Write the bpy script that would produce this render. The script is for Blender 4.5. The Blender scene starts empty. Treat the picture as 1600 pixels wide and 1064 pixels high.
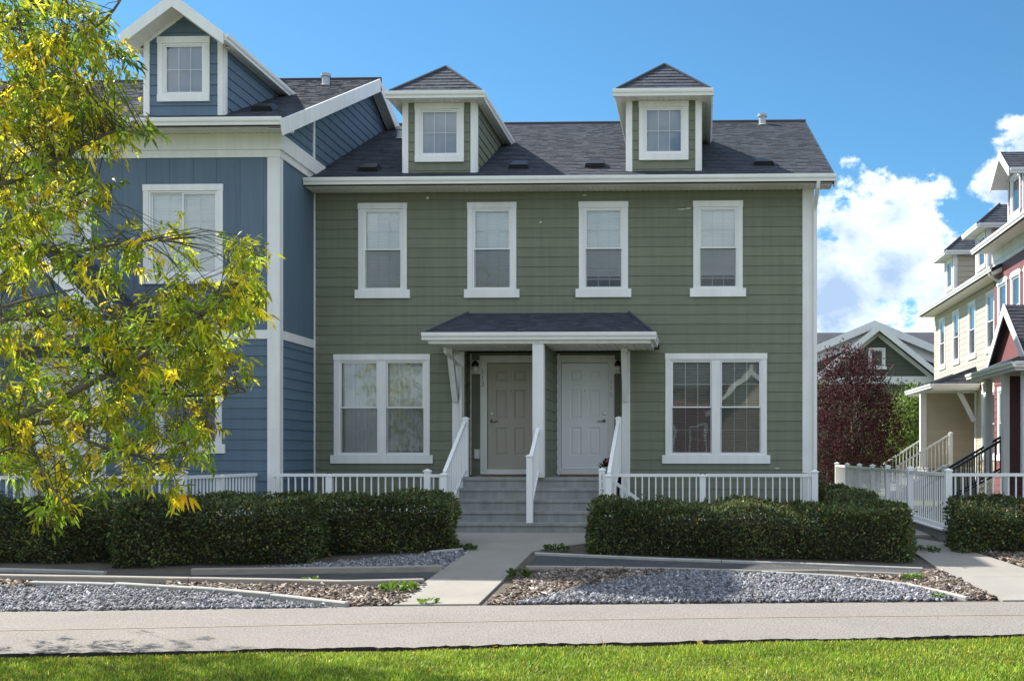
import bpy, math, random
import numpy as np
from mathutils import Vector, Matrix

R = math.radians
random.seed(7)
rng = np.random.default_rng(11)
scene = bpy.context.scene
COL = scene.collection

# ------------------------------------------------------------------ camera
CAM_Z, YAW = 1.7, 0.03
FPX, CX, CY = 1700.0, 1044.0, 710.0          # focal length and principal point, in pixels of the 1600 px wide photograph
cd = bpy.data.cameras.new('camera'); cam = bpy.data.objects.new('camera', cd); COL.objects.link(cam)
cam.location = (0, 0, CAM_Z); cam.rotation_euler = (R(90), 0, YAW)
cd.sensor_width = 36; cd.lens = 36 * FPX / 1600
cd.shift_x = -(CX - 800) / 1600; cd.shift_y = (CY - 532) / 1600
cd.clip_start = 0.1; cd.clip_end = 3000
scene.camera = cam

# ------------------------------------------------------------------ sun and sky
TO_SUN = Vector((-0.97, 0.60, 1.0)).normalized()
SUN_EL = math.asin(TO_SUN.z); SUN_AZ = math.atan2(TO_SUN.x, TO_SUN.y)      # azimuth from +Y towards +X
sl = bpy.data.lights.new('sun', 'SUN'); sl.energy = 2.5; sl.angle = R(0.53); sl.color = (1.0, 0.94, 0.85)
so = bpy.data.objects.new('sun', sl); COL.objects.link(so); so.location = (-30, 20, 40)
so.rotation_euler = TO_SUN.to_track_quat('Z', 'Y').to_euler()

world = bpy.data.worlds.new('World'); scene.world = world; world.use_nodes = True
wt = world.node_tree; wt.nodes.clear()
def wn(t, **k):
    n = wt.nodes.new(t)
    for a, b in k.items(): setattr(n, a, b)
    return n
def wl(a, b): wt.links.new(a, b)
def wmath(op, a, b=None, clamp=False):
    n = wn('ShaderNodeMath', operation=op, use_clamp=clamp)
    for i, x in enumerate((a, b)):
        if x is None: continue
        if isinstance(x, (int, float)): n.inputs[i].default_value = x
        else: wl(x, n.inputs[i])
    return n.outputs[0]
def wrange(x, a, b, c, d, smooth=False):
    n = wn('ShaderNodeMapRange'); n.interpolation_type = 'SMOOTHSTEP' if smooth else 'LINEAR'
    wl(x, n.inputs[0])
    for i, q in enumerate((a, b, c, d)): n.inputs[i + 1].default_value = q
    return n.outputs[0]
sky = wn('ShaderNodeTexSky', sky_type='NISHITA', sun_disc=False)
sky.sun_elevation = SUN_EL; sky.sun_rotation = SUN_AZ
sky.altitude = 1000; sky.air_density = 1.0; sky.dust_density = 0.35; sky.ozone_density = 2.6
SKY_STRENGTH = 0.12
tc = wn('ShaderNodeTexCoord'); DIR = tc.outputs['Generated']
def pxdir(px, py):
    u = (px - CX) / FPX; v = -(py - CY) / FPX
    return Vector((-math.sin(YAW) + u * math.cos(YAW), math.cos(YAW) + u * math.sin(YAW), v)).normalized()
def azel(az, el): return Vector((math.sin(R(az)) * math.cos(R(el)), math.cos(R(az)) * math.cos(R(el)), math.sin(R(el))))
# cumulus heaps: direction, angular radius
clouds = [(pxdir(1330, 370), .068), (pxdir(1390, 440), .078), (pxdir(1300, 480), .085), (pxdir(1465, 475), .045), (pxdir(1395, 345), .050),
          (pxdir(1590, 310), .036), (pxdir(1625, 245), .042), (pxdir(1560, 335), .018), (pxdir(1160, 470), .09), (pxdir(1720, 440), .10)]
for az, el, rad in ((38, 10, .12), (52, 14, .16), (70, 9, .14), (84, 22, .17), (-88, 8, .14), (-104, 18, .16)): clouds.append((azel(az, el), rad))
blob = None
for d, rad in clouds:
    n = wn('ShaderNodeVectorMath', operation='DISTANCE'); wl(DIR, n.inputs[0]); n.inputs[1].default_value = d
    q = wrange(n.outputs['Value'], 0, rad * 1.5, 1, 0)
    blob = q if blob is None else wmath('MAXIMUM', blob, q)
# unseen cumulus field, added behind the photographer to fill the shaded fronts with light
n = wn('ShaderNodeVectorMath', operation='DOT_PRODUCT'); wl(DIR, n.inputs[0]); n.inputs[1].default_value = Vector((.35, -.85, .40)).normalized()
blob = wmath('MAXIMUM', blob, wrange(n.outputs['Value'], -.45, .20, 0, .80, True))
def cloud_noise(off, detail=9.0):
    m = wn('ShaderNodeMapping'); wl(DIR, m.inputs[0]); m.inputs['Location'].default_value = off; m.inputs['Scale'].default_value = (1, 1, 1.35)
    n = wn('ShaderNodeTexNoise'); wl(m.outputs[0], n.inputs['Vector'])
    n.inputs['Scale'].default_value = 15; n.inputs['Detail'].default_value = detail; n.inputs['Roughness'].default_value = .61
    return n.outputs['Fac']
n1 = cloud_noise((0, 0, 0)); n2 = cloud_noise((-.012, .006, .024), 6.0)
gate = wrange(blob, .02, .35, 0, 1, True)
dens = wmath('ADD', blob, wmath('MULTIPLY', gate, wmath('MULTIPLY', wmath('SUBTRACT', n1, .5), 2.3)))
alpha = wrange(dens, .32, .54, 0, 1, True)
nb = wn('ShaderNodeTexNoise'); wl(DIR, nb.inputs['Vector']); nb.inputs['Scale'].default_value = 9; nb.inputs['Detail'].default_value = 4
relief = wmath('MULTIPLY', wmath('SUBTRACT', n1, n2), 2.6)
core = wmath('MULTIPLY', wrange(dens, .45, 1.0, 0, 1), wrange(nb.outputs['Fac'], .38, .58, 0, .85, True))
lit = wmath('SUBTRACT', wmath('ADD', .80, relief), core, True)
cr = wn('ShaderNodeMix', data_type='RGBA'); wl(lit, cr.inputs[0])
cr.inputs[6].default_value = (1.05, 1.4, 1.95, 1); cr.inputs[7].default_value = (2.7, 2.92, 3.2, 1)
tintn = wn('ShaderNodeMix', data_type='RGBA', blend_type='MULTIPLY'); tintn.inputs[0].default_value = 1
wl(sky.outputs[0], tintn.inputs[6]); tintn.inputs[7].default_value = (.180, .308, .340, 1)
mixc = wn('ShaderNodeMix', data_type='RGBA'); wl(wmath('MULTIPLY', alpha, .96), mixc.inputs[0]); wl(tintn.outputs[2], mixc.inputs[6]); wl(cr.outputs[2], mixc.inputs[7])
bg = wn('ShaderNodeBackground'); bg.inputs[1].default_value = SKY_STRENGTH; wl(mixc.outputs[2], bg.inputs[0])
wo = wn('ShaderNodeOutputWorld'); wl(bg.outputs[0], wo.inputs[0])

scene.view_settings.view_transform = 'Standard'; scene.view_settings.look = 'None'
scene.view_settings.gamma = 1; scene.view_settings.use_curve_mapping = False
scene.view_settings.exposure = 2.02
scene.cycles.max_bounces = 8; scene.cycles.transparent_max_bounces = 16
scene.cycles.use_denoising = True

# ------------------------------------------------------------------ measuring helpers (photograph pixel -> point of the place)
def ray(px, py):
    u = (px - CX) / FPX; v = -(py - CY) / FPX
    return -math.sin(YAW) + u * math.cos(YAW), math.cos(YAW) + u * math.sin(YAW), v
def P(px, py, Y):
    x, y, v = ray(px, py); t = Y / y
    return Vector((x * t, Y, CAM_Z + v * t))
def gy0(x): return 12.27 + .082 * x                              # far edge of the asphalt path
def gz(x, y): return min(.4, max(0.0, .074 * (y - gy0(x))))      # height of the ground
def G(px, py, dz=0.0):                                          # pixel -> point on the ground
    x, y, v = ray(px, py)
    lo, hi = 3.0, 200.0
    for _ in range(60):
        m = (lo + hi) / 2
        if CAM_Z + v * m > gz(x * m, y * m): lo = m
        else: hi = m
    return Vector((x * lo, y * lo, gz(x * lo, y * lo) + dz))

# ------------------------------------------------------------------ materials
MATS = {}
def mat(name, col, rough=.7, var=.12, vscale=1.5, bump=0.0, bscale=60, bdist=.01, stretch=(1, 1, 1), rand=0.0, tint=False, transl=0.0,
        spec=.4, metal=0.0, streak=0.0, dark=None, speck=None):
    m = bpy.data.materials.new(name); m.use_nodes = True; t = m.node_tree; N = t.nodes; L = t.links
    b = N['Principled BSDF']; out = N['Material Output']
    tcn = N.new('ShaderNodeTexCoord'); mp = N.new('ShaderNodeMapping'); L.new(tcn.outputs['Object'], mp.inputs[0]); mp.inputs['Scale'].default_value = stretch
    rgb = N.new('ShaderNodeRGB'); rgb.outputs[0].default_value = (*col, 1); c = rgb.outputs[0]
    def mul(c, fac):
        x = N.new('ShaderNodeMix'); x.data_type = 'RGBA'; x.blend_type = 'MULTIPLY'; x.inputs[0].default_value = 1
        L.new(c, x.inputs[6]); L.new(fac, x.inputs[7]); return x.outputs[2]
    def rng_(v, a, b_, c_, d):
        x = N.new('ShaderNodeMapRange'); L.new(v, x.inputs[0])
        for i, q in enumerate((a, b_, c_, d)): x.inputs[i + 1].default_value = q
        return x.outputs[0]
    if tint:
        a = N.new('ShaderNodeAttribute'); a.attribute_name = 'tint'; c = mul(c, a.outputs['Color'])
    if var:
        n = N.new('ShaderNodeTexNoise'); L.new(mp.outputs[0], n.inputs['Vector']); n.inputs['Scale'].default_value = vscale; n.inputs['Detail'].default_value = 6; n.inputs['Roughness'].default_value = .65
        c = mul(c, rng_(n.outputs['Fac'], .25, .75, 1 - var, 1 + var))
    if streak:
        n = N.new('ShaderNodeTexNoise'); m2 = N.new('ShaderNodeMapping'); L.new(tcn.outputs['Object'], m2.inputs[0]); m2.inputs['Scale'].default_value = (9, 9, .5)
        L.new(m2.outputs[0], n.inputs['Vector']); n.inputs['Scale'].default_value = 1; n.inputs['Detail'].default_value = 5
        c = mul(c, rng_(n.outputs['Fac'], .3, .7, 1 - streak, 1 + streak * .4))
    if rand:
        o = N.new('ShaderNodeObjectInfo'); c = mul(c, rng_(o.outputs['Random'], 0, 1, 1 - rand, 1 + rand))
    if speck:
        n = N.new('ShaderNodeTexNoise'); L.new(mp.outputs[0], n.inputs['Vector']); n.inputs['Scale'].default_value = speck[0]; n.inputs['Detail'].default_value = 2
        c = mul(c, rng_(n.outputs['Fac'], .3, .7, 1 - speck[1], 1 + speck[1]))
    L.new(c, b.inputs['Base Color'])
    b.inputs['Roughness'].default_value = rough; b.inputs['Specular IOR Level'].default_value = spec; b.inputs['Metallic'].default_value = metal
    if bump:
        n = N.new('ShaderNodeTexNoise'); L.new(mp.outputs[0], n.inputs['Vector']); n.inputs['Scale'].default_value = bscale; n.inputs['Detail'].default_value = 5
        bp = N.new('ShaderNodeBump'); bp.inputs['Strength'].default_value = bump; bp.inputs['Distance'].default_value = bdist
        L.new(n.outputs['Fac'], bp.inputs['Height']); L.new(bp.outputs[0], b.inputs['Normal'])
    if transl:
        tr = N.new('ShaderNodeBsdfTranslucent'); L.new(c, tr.inputs[0])
        ms = N.new('ShaderNodeMixShader'); ms.inputs[0].default_value = transl
        L.new(b.outputs[0], ms.inputs[1]); L.new(tr.outputs[0], ms.inputs[2]); L.new(ms.outputs[0], out.inputs[0])
    MATS[name] = m
    return m
def mix_transparent(name, fac, col, rough=.05, fresnel=False, gloss=False):
    m = bpy.data.materials.new(name); m.use_nodes = True; t = m.node_tree; N = t.nodes; L = t.links
    N.remove(N['Principled BSDF']); out = N['Material Output']
    tr = N.new('ShaderNodeBsdfTransparent'); ms = N.new('ShaderNodeMixShader')
    if gloss:
        g = N.new('ShaderNodeBsdfGlossy'); g.inputs['Roughness'].default_value = rough; tr.inputs[0].default_value = (.98, .99, .985, 1)
        tcn = N.new('ShaderNodeTexCoord'); n = N.new('ShaderNodeTexNoise'); L.new(tcn.outputs['Object'], n.inputs['Vector']); n.inputs['Scale'].default_value = 2.2; n.inputs['Detail'].default_value = 1
        bp = N.new('ShaderNodeBump'); bp.inputs['Strength'].default_value = .05; bp.inputs['Distance'].default_value = .02; L.new(n.outputs['Fac'], bp.inputs['Height']); L.new(bp.outputs[0], g.inputs['Normal'])
        fr = N.new('ShaderNodeFresnel'); fr.inputs[0].default_value = 1.7
        ad = N.new('ShaderNodeMath'); ad.operation = 'ADD'; ad.use_clamp = True; L.new(fr.outputs[0], ad.inputs[0]); ad.inputs[1].default_value = fac
        L.new(ad.outputs[0], ms.inputs[0])
    else:
        g = N.new('ShaderNodeBsdfDiffuse'); ms.inputs[0].default_value = fac
    g.inputs[0].default_value = (*col, 1)
    L.new(tr.outputs[0], ms.inputs[1]); L.new(g.outputs[0], ms.inputs[2]); L.new(ms.outputs[0], out.inputs[0])
    MATS[name] = m
    return m
M = MATS
mat('green_siding', (.176, .192, .134), .62, .10, 2.2, .25, 40, .004, (1, 1, 9), rand=.06, streak=.12)
mat('blue_siding', (.108, .164, .226), .62, .10, 2.2, .25, 40, .004, (1, 1, 9), rand=.06, streak=.10)
mat('blue_panel', (.108, .162, .222), .62, .09, 2.2, .25, 30, .004, (9, 9, 1), rand=.04, streak=.10)
mat('beige_siding', (.51, .445, .345), .62, .06, 2.2, .25, 40, .004, (1, 1, 9), rand=.04)
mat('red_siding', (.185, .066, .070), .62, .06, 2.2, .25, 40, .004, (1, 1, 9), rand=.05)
mat('dark_green_siding', (.085, .105, .075), .65, .08, 2, .2, 40, .004, (1, 1, 9), rand=.05)
mat('white_trim', (.80, .80, .79), .5, .07, 1.2, .06, 50, .003, rand=.03, streak=.07)
mat('white_vinyl', (.82, .82, .82), .35, .03, 2)
mat('white_metal', (.80, .80, .78), .35, .05, 1.0, streak=.03)
mat('soffit_metal', (.80, .78, .74), .5, .05, 2)
mat('sheathing', (.05, .05, .045), .9, .1)
mat('interior', (.25, .24, .22), .9, .1)
mat('shingle', (.057, .066, .084), .92, .15, 2.0, .6, 160, .004, tint=True, rand=.12, spec=.2)
mat('shingle_far', (.062, .068, .082), .92, .25, 2.0, .6, 160, .004, tint=True, spec=.2)
mat('roof_deck', (.045, .045, .048), .95, .1)
mat('blind', (.90, .93, .92), .7, .04, 3, transl=.08)
mat('curtain', (.76, .80, .74), .85, .10, 6, transl=.1, stretch=(6, 1, 1))
mat('sky_tinted_blind', (.42, .50, .61), .8, .03, 3, transl=.2)  # sheet behind the dormer glass, the sky's blue reflection put into its colour
mat('dark_blind', (.46, .47, .42), .7, .06, 3, transl=.2)
mat('white_door', (.84, .86, .88), .42, .03, 2)
mat('grey_door', (.44, .415, .36), .42, .03, 2)
mat('steel', (.55, .54, .52), .28, .05, 5, metal=1)
mat('vent_metal', (.42, .44, .46), .45, .1, 5)
mat('black_metal', (.02, .02, .022), .4, .1, 5)
mat('lamp_glass', (.75, .75, .70), .15, 0)
mat('number_metal', (.33, .34, .36), .35, .05, 5, metal=.6)
mat('concrete', (.272, .255, .228), .85, .16, 1.3, .35, 90, .004, speck=(140, .10))
mat('step_concrete', (.29, .30, .29), .85, .15, 1.6, .3, 90, .004, speck=(140, .10), streak=.22)
mat('asphalt', (.218, .200, .184), .9, .10, .9, .8, 70, .012, speck=(55, .42))
mat('shaded_asphalt_edge', (.040, .037, .033), .95, .3, 8, .8, 60, .02)  # bituminous side face, with the shade and gap under the edge put into its colour
mat('paint_chip', (.62, .62, .55), .7, .2, 60)
mat('yellow_paint', (.30, .24, .165), .8, .25, 8, .5, 130, .004, speck=(110, .28))
mat('lawn_soil', (.105, .135, .042), .95, .3, 5, .6, 30, .03)
mat('bed_soil', (.10, .085, .070), .95, .3, 3, .6, 40, .03)
mat('fabric', (.060, .063, .068), .9, .25, 4, .6, 120, .01, speck=(60, .5))
mat('gravel', (.172, .175, .186), .8, .15, 12, .4, 60, .01, tint=True)
mat('mulch', (.185, .155, .130), .9, .2, 10, .4, 60, .01, tint=True)
mat('timber', (.30, .27, .235), .85, .22, 2.2, .4, 14, .01, (1, 9, 9), rand=.08)
mat('edging', (.36, .355, .335), .8, .16, 3, .3, 40, .01)
mat('hedge_leaf', (.086, .116, .048), .6, 0, tint=True, transl=.3, spec=.22)
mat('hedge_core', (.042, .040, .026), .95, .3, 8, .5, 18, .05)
mat('twig', (.085, .068, .052), .9, .25, 8, .4, 40, .01)
mat('green_twig', (.085, .078, .038), .8, .2, 9)
mat('bark', (.17, .145, .12), .9, .3, 9, .8, 40, .012, (1, 1, .35))
mat('tree_leaf', (.34, .375, .038), .45, 0, tint=True, transl=.64, spec=.4)
mat('seed', (.11, .068, .028), .9, .2, 30, tint=True, transl=.15)
mat('plum_leaf', (.070, .024, .030), .65, 0, tint=True, transl=.3, spec=.15)
mat('green_leaf', (.075, .115, .025), .5, 0, tint=True, transl=.4, spec=.35)
mat('grass_blade', (.205, .315, .030), .5, 0, tint=True, transl=.38, spec=.3)
mat('weed_leaf', (.13, .24, .02), .5, .1, 20, transl=.4)
mat('dry_leaf', (.55, .34, .05), .7, .2, 20, transl=.3)
mat('orange_leaf', (.50, .17, .03), .7, .2, 20, transl=.3)
mat('mat_fibre', (.20, .105, .050), .95, .3, 25, .8, 200, .01)
mat('petal', (.42, .012, .06), .5, .2, 30, transl=.2)
mat('pot', (.62, .66, .70), .5, .05)
mat('plastic_box', (.72, .72, .68), .45, .04)
mat('shaded_red_siding', (.085, .030, .038), .65, .07, 2.2, .25, 40, .004, (1, 1, 9), rand=.05)  # darker copy of the red siding: the porch wall's shade put into the colour
mix_transparent('glass', .06, (.93, .97, 1.0), .015, gloss=True)
mix_transparent('screen', .36, (.060, .065, .072))

# ------------------------------------------------------------------ mesh helpers
OFF = {}
def front(y0=0.0): return lambda a, n, z: (a, y0 - n, z)          # wall facing local -y
def sideR(x0): return lambda a, n, z: (x0 + n, a, z)              # wall facing local +x, a runs into the building
def sideL(x0): return lambda a, n, z: (x0 - n, -a, z)             # wall facing local -x
class MB:
    def __init__(s): s.v = []; s.f = []; s.t = []
    def add(s, vs, fs, tint=None):
        b = len(s.v); s.v += [tuple(q) for q in vs]; s.f += [tuple(b + i for i in q) for q in fs]
        s.t += [tint or (1, 1, 1)] * len(vs)
        return s
    def hexa(s, p, tint=None): return s.add(p, [(0, 3, 2, 1), (4, 5, 6, 7), (0, 1, 5, 4), (1, 2, 6, 5), (2, 3, 7, 6), (3, 0, 4, 7)], tint)
    def box(s, x0, x1, y0, y1, z0, z1): return s.hexa([(x0, y0, z0), (x1, y0, z0), (x1, y1, z0), (x0, y1, z0), (x0, y0, z1), (x1, y0, z1), (x1, y1, z1), (x0, y1, z1)])
    def fbox(s, fm, a0, a1, n0, n1, z0, z1):
        p = [fm(a, n, z) for z in (z0, z1) for a, n in ((a0, n1), (a1, n1), (a1, n0), (a0, n0))]
        return s.hexa(p)
    def prism(s, poly, n0, n1, fm, tint=None, back=True):
        k = len(poly); f0 = n0 if callable(n0) else (lambda a, z: n0); f1 = n1 if callable(n1) else (lambda a, z: n1)
        vs = [fm(a, f1(a, z), z) for a, z in poly] + [fm(a, f0(a, z), z) for a, z in poly]
        fs = [tuple(range(k))] + [(i, k + i, k + (i + 1) % k, (i + 1) % k) for i in range(k)]
        if back: fs.append(tuple(range(2 * k - 1, k - 1, -1)))
        return s.add(vs, fs, tint)
    def ring(s, fm, a0, a1, z0, z1, t, n0, n1):
        o = [(a0, z0), (a1, z0), (a1, z1), (a0, z1)]; i = [(a0 + t, z0 + t), (a1 - t, z0 + t), (a1 - t, z1 - t), (a0 + t, z1 - t)]
        vs = [fm(a, n1, z) for a, z in o] + [fm(a, n1, z) for a, z in i] + [fm(a, n0, z) for a, z in o] + [fm(a, n0, z) for a, z in i]
        fs = []
        for k in range(4):
            j = (k + 1) % 4
            fs += [(k, j, 4 + j, 4 + k), (8 + k, 12 + k, 12 + j, 8 + j), (k, 8 + k, 8 + j, j), (4 + k, 4 + j, 12 + j, 12 + k)]
        return s.add(vs, fs)
    def beam(s, p0, p1, w, h, up=(0, 0, 1)):
        p0 = Vector(p0); p1 = Vector(p1); d = (p1 - p0).normalized(); u = Vector(up); r = d.cross(u).normalized(); u = r.cross(d)
        q = []
        for c in (p0, p1):
            q += [c - r * w / 2 - u * h / 2, c + r * w / 2 - u * h / 2, c + r * w / 2 + u * h / 2, c - r * w / 2 + u * h / 2]
        return s.hexa(q)
    def tube(s, pts, rad, seg=8, cap=True):
        pts = [Vector(p) for p in pts]; n = len(pts); rad = rad if isinstance(rad, (list, tuple)) else [rad] * n
        vs = []; fs = []; pr = None
        for i, p in enumerate(pts):
            d = (pts[min(i + 1, n - 1)] - pts[max(i - 1, 0)]).normalized()
            r = (pr if pr is not None else (Vector((0, 0, 1)) if abs(d.z) < .9 else Vector((1, 0, 0))))
            r = (r - d * r.dot(d)).normalized(); pr = r; q = d.cross(r)
            for k in range(seg):
                a = 2 * math.pi * k / seg; vs.append(p + (r * math.cos(a) + q * math.sin(a)) * rad[i])
        for i in range(n - 1):
            for k in range(seg):
                j = (k + 1) % seg; fs.append((i * seg + k, i * seg + j, (i + 1) * seg + j, (i + 1) * seg + k))
        if cap: fs += [tuple(range(seg - 1, -1, -1)), tuple(range((n - 1) * seg, n * seg))]
        return s.add(vs, fs)
    def lathe(s, c, prof, seg=14):
        c = Vector(c); vs = []; fs = []
        for r_, z in prof:
            for k in range(seg):
                a = 2 * math.pi * k / seg; vs.append(c + Vector((r_ * math.cos(a), r_ * math.sin(a), z)))
        for i in range(len(prof) - 1):
            for k in range(seg):
                j = (k + 1) % seg; fs.append((i * seg + k, i * seg + j, (i + 1) * seg + j, (i + 1) * seg + k))
        fs += [tuple(range(seg - 1, -1, -1)), tuple(range((len(prof) - 1) * seg, len(prof) * seg))]
        return s.add(vs, fs)
    def build(s, name, m, parent=None, smooth=False, kind=None, tint=False, label=None):
        off = OFF.get(parent.name, Vector((0, 0, 0))) if parent else None
        if off is None:
            a = np.array(s.v); off = Vector((float(a[:, 0].mean()), float(a[:, 1].mean()), float(a[:, 2].min())))
            loc = off
        else: loc = Vector((0, 0, 0))
        me = bpy.data.meshes.new(name); me.from_pydata([(x - off.x, y - off.y, z - off.z) for x, y, z in s.v], [], s.f)
        if tint or (isinstance(m, str) and m.startswith('shingle')):
            at = me.attributes.new('tint', 'FLOAT_COLOR', 'POINT'); at.data.foreach_set('color', np.array([(*q, 1) for q in s.t], dtype=np.float32).ravel())
        me.materials.append(M[m] if isinstance(m, str) else m)
        if smooth: me.polygons.foreach_set('use_smooth', [True] * len(me.polygons))
        o = bpy.data.objects.new(name, me); COL.objects.link(o); o.location = loc
        if parent: o.parent = parent
        OFF[o.name] = off
        if kind: o['kind'] = kind
        if label: o['label'] = label
        return o
def np_mesh(name, V, Fc, m, parent=None, tint=None, kind=None, smooth=False):
    """triangle mesh from numpy arrays"""
    off = np.array(OFF.get(parent.name, (0, 0, 0)) if parent else (0, 0, 0), dtype=np.float64)
    V = np.asarray(V, dtype=np.float64)
    loc = Vector((0, 0, 0))
    if not parent:
        off = np.array([V[:, 0].mean(), V[:, 1].mean(), V[:, 2].min()]); loc = Vector(off)
    me = bpy.data.meshes.new(name); nv = len(V); nf = len(Fc)
    me.vertices.add(nv); me.vertices.foreach_set('co', (V - off).astype(np.float32).ravel())
    me.loops.add(nf * 3); me.loops.foreach_set('vertex_index', np.asarray(Fc, dtype=np.int32).ravel())
    me.polygons.add(nf); me.polygons.foreach_set('loop_start', np.arange(0, nf * 3, 3, dtype=np.int32))
    if smooth: me.polygons.foreach_set('use_smooth', np.ones(nf, dtype=bool))
    if tint is not None:
        at = me.attributes.new('tint', 'FLOAT_COLOR', 'POINT'); c = np.ones((nv, 4), dtype=np.float32); c[:, :3] = tint; at.data.foreach_set('color', c.ravel())
    me.update(calc_edges=True); me.validate()
    me.materials.append(M[m])
    o = bpy.data.objects.new(name, me); COL.objects.link(o); o.location = loc
    if parent: o.parent = parent
    if kind: o['kind'] = kind
    return o
def tag(o, label, cat, group=None):
    o['label'] = label; o['category'] = cat
    if group: o['group'] = group
    return o
def thing(name, label, cat, loc=(0, 0, 0), rot=0.0, group=None, local=False):
    o = bpy.data.objects.new(name, None); COL.objects.link(o); o.location = loc; o.rotation_euler = (0, 0, rot); o.empty_display_size = .3
    OFF[o.name] = Vector((0, 0, 0)) if local else Vector(loc)
    return tag(o, label, cat, group)
def copy_tree(o, parent=None):
    c = o.copy(); COL.objects.link(c); c.parent = parent
    for ch in list(o.children): copy_tree(ch, c)
    return c
def struct(o): o['kind'] = 'structure'; return o
def quad(fm, a0, a1, z0, z1, n): return [fm(a0, n, z0), fm(a1, n, z0), fm(a1, n, z1), fm(a0, n, z1)]
def clip(poly, s0, s1, ax=1):
    """keep the part of a convex polygon with s0 <= coordinate[ax] <= s1"""
    for lim, sg in ((s0, 1), (s1, -1)):
        res = []
        for i in range(len(poly)):
            p, q = poly[i], poly[(i + 1) % len(poly)]; dp = (p[ax] - lim) * sg; dq = (q[ax] - lim) * sg
            if dp >= -1e-9: res.append(p)
            if (dp > 1e-9 and dq < -1e-9) or (dp < -1e-9 and dq > 1e-9):
                t = dp / (dp - dq); res.append((p[0] + (q[0] - p[0]) * t, p[1] + (q[1] - p[1]) * t))
        poly = res
        if len(poly) < 3: return []
    return poly
def strip_groups(s0, s1, t0, t1, ops):
    """free pieces (ta,tb,sa,sb) of a strip, grouped into connected boards; ops are (t0,t1,s0,s1)"""
    bps = sorted({t0, t1} | {e for o in ops for e in o[:2] if t0 < e < t1}); groups = []; live = []
    for ta, tb in zip(bps, bps[1:]):
        if tb - ta < 1e-4: continue
        free = [(s0, s1)]
        for o in ops:
            if o[0] < tb - 1e-6 and o[1] > ta + 1e-6:
                nf = []
                for a, b in free:
                    if o[3] <= a or o[2] >= b: nf.append((a, b)); continue
                    if o[2] - a > .004: nf.append((a, o[2]))
                    if b - o[3] > .004: nf.append((o[3], b))
                free = nf
        now = []
        for a, b in free:
            g = next((g for g in live if min(g[-1][3], b) - max(g[-1][2], a) > .003), None)
            if g is None: g = []; groups.append(g)
            g.append((ta, tb, a, b)); now.append(g)
        live = now
    return groups
def lap_siding(parent, fm, a0, a1, z0, z1, ops, m, e=.178, joints=True, name='plank', seed=1):
    r = random.Random(seed); k = math.floor(z0 / e)
    while k * e < z1 - .01:
        c0 = k * e; c1 = c0 + e; k += 1
        lo = max(c0, z0); hi = min(c1 - .001, z1)
        if hi - lo < .01: continue
        nf = lambda a, z, c0=c0: .020 - .012 * (z - c0) / e
        for g in strip_groups(lo, hi, a0, a1, [(o[0], o[1], o[2], o[3]) for o in ops]):
            if joints:
                ng = [[]]
                for (ta, tb, sa, sb) in g:
                    if tb - ta > 1.6 and r.random() < .35:
                        c = r.uniform(ta + .4, tb - .4); ng[-1].append((ta, c - .0025, sa, sb)); ng.append([(c + .0025, tb, sa, sb)])
                    else: ng[-1].append((ta, tb, sa, sb))
            else: ng = [g]
            for h in ng:
                b = MB()
                for (ta, tb, sa, sb) in h: b.prism([(ta, sa), (tb, sa), (tb, sb), (ta, sb)], 0, nf, fm)
                b.build(name, m, parent)
def lap_poly(parent, fm, poly, m, e=.178, name='plank'):
    z0 = min(p[1] for p in poly); z1 = max(p[1] for p in poly); k = math.floor(z0 / e)
    while k * e < z1:
        c0 = k * e; k += 1; q = clip(poly, c0, c0 + e - .001)
        if len(q) >= 3 and max(p[1] for p in q) - min(p[1] for p in q) > .01:
            MB().prism(q, 0, lambda a, z, c0=c0: .022 - .015 * (z - c0) / e, fm).build(name, m, parent)
def wall_open(parent, fm, a0, a1, z0, z1, ops, n0, n1, m, name='wall'):
    A = sorted({a0, a1} | {x for o in ops for x in o[:2] if a0 < x < a1}); Z = sorted({z0, z1} | {x for o in ops for x in o[2:4] if z0 < x < z1})
    idx = {}; b = MB()
    def V(i, j, n):
        if (i, j, n) not in idx: idx[(i, j, n)] = len(b.v); b.v.append(tuple(fm(A[i], n, Z[j]))); b.t.append((1, 1, 1))
        return idx[(i, j, n)]
    solid = lambda i, j: 0 <= i < len(A) - 1 and 0 <= j < len(Z) - 1 and not any(o[0] < (A[i] + A[i + 1]) / 2 < o[1] and o[2] < (Z[j] + Z[j + 1]) / 2 < o[3] for o in ops)
    for i in range(len(A) - 1):
        for j in range(len(Z) - 1):
            if not solid(i, j): continue
            for n in (n1, n0): b.f.append((V(i, j, n), V(i + 1, j, n), V(i + 1, j + 1, n), V(i, j + 1, n)))
            for di, dj, p, q in ((-1, 0, (i, j), (i, j + 1)), (1, 0, (i + 1, j), (i + 1, j + 1)), (0, -1, (i, j), (i + 1, j)), (0, 1, (i, j + 1), (i + 1, j + 1))):
                if not solid(i + di, j + dj): b.f.append((V(*p, n1), V(*q, n1), V(*q, n0), V(*p, n0)))
    return b.build(name, m, parent)
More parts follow.
